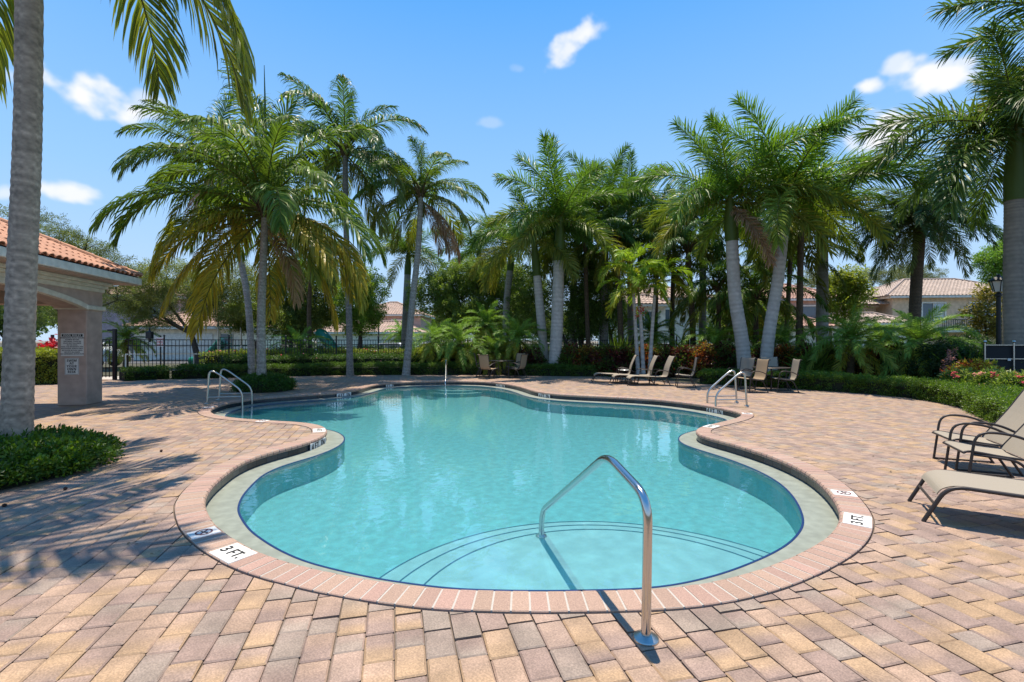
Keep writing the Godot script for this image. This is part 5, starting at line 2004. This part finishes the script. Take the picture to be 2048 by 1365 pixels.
	for q in [[868, 23.5, 1.5, 1.7, "bushy low date palm at the left of the clump left of the far table"], [915, 22.8, 1.3, 1.8, "bushy low date palm, second in the clump left of the far table"], [968, 24.5, 2.3, 1.8, "tallest bushy date palm, bright green, behind the far table"], [985, 22.6, 1.0, 1.5, "bushy low date palm directly behind the far table"], [1035, 23.0, 1.6, 1.7, "yellowing bushy date palm right of the far table"], [1300, 26.0, 1.9, 1.9, "small date palm in front of the cream house windows"], [1700, 17.2, 1.55, 1.9, "large bushy date palm left of the slanting stem behind the right hedge"], [1765, 18.5, 1.4, 1.7, "bushy date palm between the two large ones behind the right hedge"], [1838, 16.3, 1.45, 1.9, "large bushy date palm with hanging yellow fronds behind the right hedge"], [1560, 21.0, 1.3, 1.8, "bushy date palm behind the leaning royal palm"], [1425, 22.0, 1.3, 1.8, "bushy date palm left of the thick curved royal palm"], [250, 26.5, 1.6, 1.7, "bright green low palm behind the gate"], [595, 25.0, 1.0, 1.8, "dark bushy palm behind the planter palm"], [800, 50.0, 2.2, 2.2, "small palm by the far house"]]:
		var f := at(q[0], 682, q[1])
		f.y = 0
		palm("bushy_date_palm", q[4], "date", [f, f + Vector3(0.05, q[2] * 0.6, 0), f + Vector3(0.08, q[2], 0)], 0.11, 0.10, brown, q[3], 44, {"fresh": vary(pyg * 1.25, 0.2), "group": "bushy date palms", "aging": 1.1, "old": Color(0.42, 0.28, 0.03), "lowest": -38.0})

func blob(x: float, y: float, z: float, rx: float, ry: float) -> Array:
	return [at(x, y, z), Vector3(rx, ry, rx * 0.9)]

func foot(x: float, z: float) -> Vector3:
	var p := at(x, 682, z)
	p.y = 0
	return p

func trees() -> void:
	var olive := Color(0.085, 0.115, 0.05)
	leafy_tree("shade_tree", "airy fine leaved tree rising behind the pavilion roof", foot(150, 26), [blob(40, 470, 26, 2.6, 1.5), blob(110, 495, 26, 2.2, 1.1), blob(170, 500, 26, 1.6, 0.9), blob(215, 535, 26, 1.6, 0.9), blob(235, 600, 26, 1.4, 1.2), blob(80, 590, 26, 2.4, 1.7)], 15, 0.5, Color(0.06, 0.085, 0.035), "fine")
	leafy_tree("shade_tree", "olive green spreading tree over the mauve house, left of the planter palm", foot(400, 28), [blob(265, 585, 28, 1.8, 1.5), blob(330, 560, 28, 1.9, 1.2), blob(385, 580, 28, 1.8, 1.5), blob(430, 610, 28, 1.7, 1.4), blob(300, 630, 28, 1.5, 1.0), blob(460, 560, 28, 1.6, 1.2)], 24, 0.55, olive, "fine")
	leafy_tree("shade_tree", "mid green tree behind the planter palm and playground", foot(580, 32), [blob(520, 600, 32, 1.9, 1.6), blob(580, 570, 32, 2.0, 1.7), blob(640, 590, 32, 1.8, 1.8), blob(610, 640, 32, 2.0, 1.2)], 22, 0.6, Color(0.06, 0.095, 0.028), "tree")
	leafy_tree("bright_tree", "bright green rounded tree right of the straight coconut palm", foot(718, 31), [blob(715, 560, 31, 1.2, 1.1), blob(738, 585, 31, 1.2, 1.2), blob(705, 605, 31, 1.5, 1.3), blob(745, 625, 31, 0.9, 0.9), blob(715, 645, 31, 1.4, 0.9)], 30, 0.5, Color(0.10, 0.17, 0.032), "tree")
	leafy_tree("spreading_tree", "big spreading dense tree behind the bushy date palms, left of the royal pair", foot(950, 32), [blob(860, 590, 32, 1.7, 1.4), blob(905, 570, 32, 1.7, 1.5), blob(950, 552, 32, 1.9, 1.3), blob(1000, 560, 32, 1.8, 1.6), blob(1045, 585, 32, 1.8, 1.7), blob(930, 620, 32, 2.2, 1.4), blob(1010, 620, 32, 2.2, 1.4)], 26, 0.55, Color(0.085, 0.14, 0.04), "tree")
	leafy_tree("spreading_tree", "dark multi stemmed tree right of the pale royal pair", foot(1165, 27), [blob(1060, 600, 28, 1.6, 2.0), blob(1150, 570, 28, 1.7, 1.6), blob(1195, 600, 27, 1.5, 1.6), blob(1175, 640, 27, 1.5, 1.2), blob(1140, 520, 28, 1.5, 1.2)], 26, 0.5, Color(0.055, 0.10, 0.026), "tree", "", 0.09, 5)
	leafy_tree("shade_tree", "bushy green tree between the cream house and the curved royal palm", foot(1450, 31), [blob(1430, 640, 31, 1.5, 1.2), blob(1470, 610, 31, 1.6, 1.5), blob(1500, 645, 31, 1.5, 1.2)], 24, 0.5, Color(0.065, 0.11, 0.026), "tree")
	leafy_tree("shade_tree", "green tree masking the left half of the pink house", foot(1530, 33), [blob(1515, 600, 33, 1.2, 1.2), blob(1545, 640, 33, 1.5, 1.1), blob(1525, 660, 33, 1.8, 0.9)], 24, 0.5, Color(0.06, 0.105, 0.026), "tree")
	leafy_tree("shade_tree", "green tree behind the slender palms, masking the left of the cream house", foot(1225, 31), [blob(1215, 590, 31, 1.4, 1.5), blob(1235, 640, 31, 1.4, 1.2), blob(1200, 550, 31, 1.2, 1.1)], 24, 0.5, Color(0.07, 0.12, 0.028), "tree")
	leafy_tree("shade_tree", "green tree masking the right half of the garage beyond the fence", foot(520, 30), [blob(500, 630, 30, 1.5, 1.1), blob(540, 645, 30, 1.5, 1.0), blob(470, 640, 30, 1.1, 0.9)], 24, 0.5, Color(0.065, 0.105, 0.03), "tree")
	leafy_tree("bright_tree", "bright green treetop behind the massive right palm", foot(2000, 34), [blob(1990, 520, 34, 1.2, 1.0), blob(2015, 545, 34, 1.4, 1.1), blob(2030, 500, 34, 1.3, 1.0)], 30, 0.55, Color(0.08, 0.16, 0.03), "tree")
	leafy_tree("dracaena_tree", "yellow green tufted tree between the pink house and the tan house", foot(1690, 30), [blob(1672, 575, 30, 0.8, 0.9), blob(1700, 560, 30, 1.0, 0.8), blob(1715, 590, 30, 0.9, 0.8), blob(1690, 620, 30, 1.0, 0.9)], 26, 0.55, Color(0.12, 0.16, 0.03), "broad", "", 0.1, 2)
	leafy_tree("magnolia_tree", "sparse bronze leaved tree in front of the tan house by the lamp post", foot(1975, 24), [blob(1985, 590, 24, 0.7, 0.5), blob(1968, 630, 24, 0.9, 0.6), blob(1985, 660, 24, 0.8, 0.5)], 26, 0.5, Color(0.10, 0.10, 0.03), "broad", "", 0.06, 2)
	for q in [[1760, 66, 552, "thin bare topped tree behind the left of the tan house roof"], [1830, 70, 545, "thin tree behind the middle of the tan house roof"], [1640, 60, 560, "feathery tree behind the gap between pink and tan houses"]]:
		leafy_tree("background_tree", q[3], foot(q[0], q[1]), [blob(q[0] - 20, q[2], q[1], 2.2, 1.2), blob(q[0] + 25, q[2] + 6, q[1], 2.4, 1.4)], 7, 0.9, Color(0.07, 0.09, 0.045), "fine", "", 0.12)
	for q in [[430, 80, 640], [560, 85, 640], [690, 80, 648], [870, 88, 640], [1010, 84, 636], [1130, 80, 640], [1260, 86, 640], [1450, 80, 620], [1520, 84, 625], [1660, 78, 620], [60, 70, 600], [-60, 40, 590], [10, 45, 620], [2080, 60, 560], [160, 60, 610]]:
		var s: float = q[1] / F
		leafy_tree("background_tree", "green tree in the far belt, %s" % {430: "behind the garage of the mauve house", 560: "behind the playground", 690: "behind the bright green tree", 870: "right of the far house", 1010: "behind the spreading tree", 1130: "behind the multi stemmed tree", 1260: "left of the cream house", 1450: "between the cream and the pink house", 1520: "just left of the pink house", 1660: "just right of the pink house", 60: "behind the pavilion pillar", -60: "beyond the pavilion on the left", 10: "low behind the yellow hedge through the pavilion", 2080: "beyond the massive right palm", 160: "behind the mauve house on its left"}[q[0]], foot(q[0], q[1]), [blob(q[0] - 45, q[2] + 8, q[1], 45 * s, 28 * s), blob(q[0] + 35, q[2], q[1], 48 * s, 34 * s), blob(q[0], q[2] + 22, q[1], 60 * s, 26 * s)], 4.5, 1.5, vary(Color(0.065, 0.105, 0.035), 0.2), "tree", "trees of the far belt", 0.2)

func hedges() -> void:
	var green := Color(0.062, 0.115, 0.015)
	hedge("clipped_hedge", "long low clipped hedge along the far edge of the deck, left part", [gp(250, 762.5), gp(340, 758), gp(450, 756), gp(513, 754), gp(600, 752), gp(700, 750.5), gp(850, 750), gp(960, 750)], 1.3, 0.46, 0.19, 85, green, "low clipped hedges")
	hedge("clipped_hedge", "low clipped hedge behind the far table and royal pair", [gp(1020, 751), gp(1100, 752.5), gp(1190, 753.5)], 1.2, 0.42, 0.19, 85, green, "low clipped hedges")
	hedge("clipped_hedge", "low clipped hedge curving along the right edge of the deck", [gp(1398, 768), gp(1500, 773), gp(1600, 779), gp(1740, 789), gp(1815, 796.5), gp(1875, 806), gp(1922, 818), gp(1966, 841), gp(2020, 868), gp(2075, 905)], 1.35, 0.47, 0.16, 120, Color(0.085, 0.15, 0.015), "low clipped hedges")
	# planted rings round two palms
	var lit := MB.new()
	for k in 90:
		var p := gp(rng.randf_range(150, 620), rng.randf_range(800, 1120)) if k < 50 else gp(rng.randf_range(1450, 1960), rng.randf_range(800, 1000))
		if Geometry2D.is_point_in_polygon(Vector2(p.x, p.z), ring(0.1)):
			continue
		var an := rng.randf() * TAU
		var d := Vector3(cos(an), 0, sin(an)) * rng.randf_range(0.012, 0.035)
		var w := Vector3(-d.z, 0.0, d.x) * 0.3
		lit.face(PackedVector3Array([p - d + Vector3.UP * 0.006, p + w + Vector3.UP * 0.011, p + d + Vector3.UP * 0.009, p - w + Vector3.UP * 0.008]), vary(Color(0.13, 0.085, 0.04), 0.5), Vector3.UP)
	var fallen := put("fallen_leaves", lit.mesh(), M.dead)
	fallen.set_meta("label", "tiny dry leaf bits strewn over the paved deck")
	fallen.set_meta("category", "leaf litter")
	fallen.set_meta("kind", "stuff")
	var t := shrub("round_bush", "round glossy leaved bush around the near left palm trunk", Vector3(-6.35, 0, -5.55), 1.36, 0.31, 1.36, [Color(0.07, 0.135, 0.012), Color(0.045, 0.095, 0.010), Color(0.11, 0.18, 0.016)], 0.20, 2600, "hedge")
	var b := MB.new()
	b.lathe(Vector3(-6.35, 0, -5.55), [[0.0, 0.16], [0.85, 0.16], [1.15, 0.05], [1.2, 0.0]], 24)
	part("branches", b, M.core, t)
	t = shrub("round_bush", "small round bush in the planter beside the left ladder", Vector3(-7.75, 0, -14.9), 0.90, 0.46, 0.85, [Color(0.05, 0.125, 0.018), Color(0.04, 0.10, 0.015)], 0.19, 900, "hedge")
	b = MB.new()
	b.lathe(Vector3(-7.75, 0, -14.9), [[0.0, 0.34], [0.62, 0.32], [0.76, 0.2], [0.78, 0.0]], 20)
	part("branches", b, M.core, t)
	# taller planting behind
	hedge("croton_hedge", "yellow green croton hedge beyond the picket fence on the left", [Vector3(-14.0, 0, -21.6), Vector3(-9.0, 0, -25.4), Vector3(-2.0, 0, -27.6)], 1.0, 1.0, 0.3, 30, Color(0.16, 0.20, 0.03), "", 9)
	hedge("shrub_border", "dark leafy shrub border just behind the far hedge on the left", [Vector3(-12.6, 0, -20.6), Vector3(-9.5, 0, -22.6), Vector3(-5.0, 0, -23.3), Vector3(-0.5, 0, -23.0)], 0.9, 0.82, 0.28, 34, Color(0.05, 0.10, 0.02), "", 60)
	hedge("street_hedge", "clipped roadside hedge in front of the street", [Vector3(-16, 0, -31), Vector3(2, 0, -32), Vector3(16, 0, -31)], 1.0, 1.05, 0.4, 14, Color(0.075, 0.13, 0.03))
	hedge("yellow_hedge", "yellow green croton hedge seen through the pavilion", [Vector3(-25.0, 0, -14.5), Vector3(-19.0, 0, -16.2), Vector3(-16.2, 0, -17.0)], 1.1, 1.15, 0.3, 50, Color(0.20, 0.23, 0.03))
	shrub("red_plant", "crimson leaved plant above the yellow hedge, seen through the pavilion", Vector3(-17.4, 0, -18.4), 1.1, 1.85, 0.6, [Color(0.42, 0.012, 0.03), Color(0.30, 0.01, 0.03)], 0.42, 150, "broad")
	# the dark border behind the loungers
	var wine := [Color(0.06, 0.012, 0.014), Color(0.10, 0.02, 0.018), Color(0.05, 0.09, 0.018), Color(0.07, 0.12, 0.022)]
	var gay := [Color(0.24, 0.06, 0.015), Color(0.28, 0.19, 0.03), Color(0.10, 0.03, 0.02), Color(0.06, 0.10, 0.02)]
	var places := [[1060, 22.4, "right of the far table"], [1145, 22.0, "at the foot of the thick royal palm"], [1180, 21.6, "left of the left chaise"], [1215, 21.2, "behind the left chaise"], [1250, 21.6, "behind the side table"], [1290, 21.8, "behind the slender palms"], [1330, 21.2, "behind the right chaise"], [1370, 21.0, "behind the lone armchair"], [1410, 20.6, "right of the lone armchair"], [1450, 20.4, "left of the curved royal palm"], [1515, 20.0, "between the two white royal trunks"], [1575, 19.6, "behind the right patio table"], [1620, 19.0, "right of the leaning royal palm"], [1665, 18.6, "left under the large date palm"], [1735, 17.6, "between the large date palms"], [1790, 17.0, "under the middle date palm"], [1880, 15.8, "right under the large date palm"]]
	for k in places.size():
		var q: Array = places[k]
		var f := foot(q[0], q[1])
		var cols: Array = gay if k % 3 == 2 else wine
		shrub("croton_shrub", "%s croton shrub %s" % ["orange and yellow" if k % 3 == 2 else "dark wine red", q[2]], f, rng.randf_range(0.65, 0.9), rng.randf_range(1.15, 1.5), 0.6, cols, 0.34, 210, "broad", "croton shrubs along the border")
	for q in [[1135, 21.8, 0.5, 0.8, "bright green fern in front of the thick royal palm"], [1238, 22.5, 0.9, 1.6, "spiky green plant behind the left chaise"], [1632, 17.8, 0.7, 1.1, "spiky long leaved plant right of the leaning royal palm"], [1935, 15.0, 0.6, 1.3, "yellow green spiky plant left of the screened fence"], [1650, 19.5, 0.9, 1.3, "spiky plant under the grey royal palm"]]:
		shrub("spiky_plant", q[4], foot(q[0], q[1]), q[2] * 0.5, 0.5, q[2] * 0.5, [Color(0.09, 0.17, 0.03), Color(0.13, 0.2, 0.03)], q[3], 12, "strap", "spiky plants", "plant")
	for q in [[1890, 15.2, 0.9, 1.6, "dark rounded shrub at the foot of the tan house wall"], [1935, 17.0, 1.3, 1.9, "dark glossy shrub left of the screened fence"]]:
		shrub("dark_shrub", q[4], foot(q[0], q[1]), q[2], q[3], 0.9, [Color(0.025, 0.055, 0.015), Color(0.035, 0.07, 0.02)], 0.3, 420, "hedge")
	# flower bed at the right
	shrub("yellow_croton", "yellow leaved croton behind the flowering bush at the right", foot(1952, 13.0), 0.85, 0.98, 0.45, [Color(0.42, 0.33, 0.03), Color(0.35, 0.32, 0.03), Color(0.30, 0.06, 0.02)], 0.24, 420, "broad")
	for q in [[1925, 12.5, 0.5, 0.75, "pale leaved flowering bush in front of the yellow croton"], [1985, 12.0, 0.55, 0.78, "flowering bush with coral blooms left of the red flowers"], [2046, 11.2, 0.6, 0.80, "flowering bush with red blooms at the right edge"]]:
		var s := shrub("flowering_bush", q[4], foot(q[0], q[1]), q[2], q[3], 0.5, [Color(0.15, 0.22, 0.05), Color(0.10, 0.17, 0.03), Color(0.24, 0.28, 0.09)], 0.22, 420, "broad", "flowering bushes by the screened fence")
		var f := foot(q[0], q[1])
		for k in 9:
			var an := rng.randf() * TAU
			b = MB.new()
			var c := f + Vector3(cos(an) * q[2] * 0.8, q[3] * rng.randf_range(0.6, 1.05), 0.15 + absf(sin(an)) * 0.4)
			var fc := Color(0.55, 0.05, 0.07) if rng.randf() < 0.6 else Color(0.65, 0.25, 0.18)
			for e in 14:
				b.lathe(c + Vector3(rng.randfn(), rng.randfn() * 0.6, rng.randfn()) * 0.03, [[0.0, -0.012], [0.02, 0.004], [0.0, 0.014]], 5, vary(fc, 0.25))
			part("flower", b, M.petal, s)
	shrub("pink_flowers", "pale pink flower head on a dark bush left of the screened fence", foot(1905, 14.4), 0.24, 1.45, 0.24, [Color(0.5, 0.27, 0.27), Color(0.45, 0.2, 0.22), Color(0.03, 0.06, 0.015)], 0.16, 60, "hedge")

func streets() -> void:
	var b := MB.new()
	b.flat(PackedVector2Array([Vector2(-160, -33.5), Vector2(160, -33.5), Vector2(160, -39.5), Vector2(-160, -39.5)]), -0.03)
	structure("street", b, M.road)
	b = MB.new()
	b.flat(PackedVector2Array([Vector2(-160, -39.7), Vector2(160, -39.7), Vector2(160, -120), Vector2(-160, -120)]), -0.035)
	structure("lawn", b, M.lawn)
	b = MB.new()
	b.box(Vector3(0, 0.03, -39.6), Vector3(320, 0.14, 0.2), Color.WHITE, Basis(), 0.02)
	structure("kerb", b, M.mortar)
	b = MB.new()
	b.flat(PackedVector2Array([Vector2(-26, -16.5), Vector2(-15.6, -18.9), Vector2(-15.6, -21), Vector2(-26, -22)]), -0.012)
	structure("path", b, M.mortar)

func _ready() -> void:
	rng.seed = 20240611
	var cam := Camera3D.new()
	cam.name = "camera"
	cam.fov = rad_to_deg(2.0 * atan(682.5 / F))
	cam.near = 0.05
	cam.far = 900.0
	cam.position = Vector3(0, EYE, 0)
	add_child(cam)
	cam.current = true
	var sun := DirectionalLight3D.new()
	sun.name = "sun"
	sun.light_energy = 1.5
	sun.light_color = Color(1.0, 0.955, 0.88)
	sun.light_angular_distance = 0.5
	sun.shadow_enabled = true
	sun.rotation_degrees = Vector3(-77.0, 180.0 - 2.0, 0)
	add_child(sun)
	var we := WorldEnvironment.new()
	we.name = "environment"
	var env := Environment.new()
	env.background_mode = Environment.BG_SKY
	env.sky = Sky.new()
	env.sky.sky_material = make_sky()
	env.tonemap_mode = Environment.TONE_MAPPER_LINEAR
	env.tonemap_exposure = 1.6
	env.sdfgi_enabled = true
	env.ssao_enabled = true
	env.ssil_enabled = true
	we.environment = env
	add_child(we)
	make_materials()
	trace_pool()
	build_deck()
	build_pool()
	streets()
	houses()
	pavilion()
	picket_fence()
	lamp_post("black lamp post with a glass lantern beside the massive right palm", foot(1998, 15.6), 3.75)
	lamp_post("thin far lamp post in front of the far house", foot(757, 45.0), 4.2)
	playground()
	car("white car seen through the gate by the pavilion", Vector3(-25.5, 0, -28.0), M.car, 0.2)
	car("white car on the street left of the leaning palm", Vector3(-9.5, -0.03, -36.5), M.car, 0.0)
	car("pale car on the street behind the leaning palm", Vector3(-6.0, -0.03, -37.0), M.car, PI)
	car("red car on the street behind the bushy date palms", Vector3(-3.9, -0.03, -35.0), M.car_red, 0.0)
	car("white car on the street right of the pale royal pair", Vector3(2.2, -0.03, -36.5), M.car, 0.0)
	car("pale car on the street in front of the cream house", Vector3(11.5, -0.03, -36.0), M.car, PI)
	palms()
	trees()
	hedges()
	rails()
	depth_markers()
	furniture()
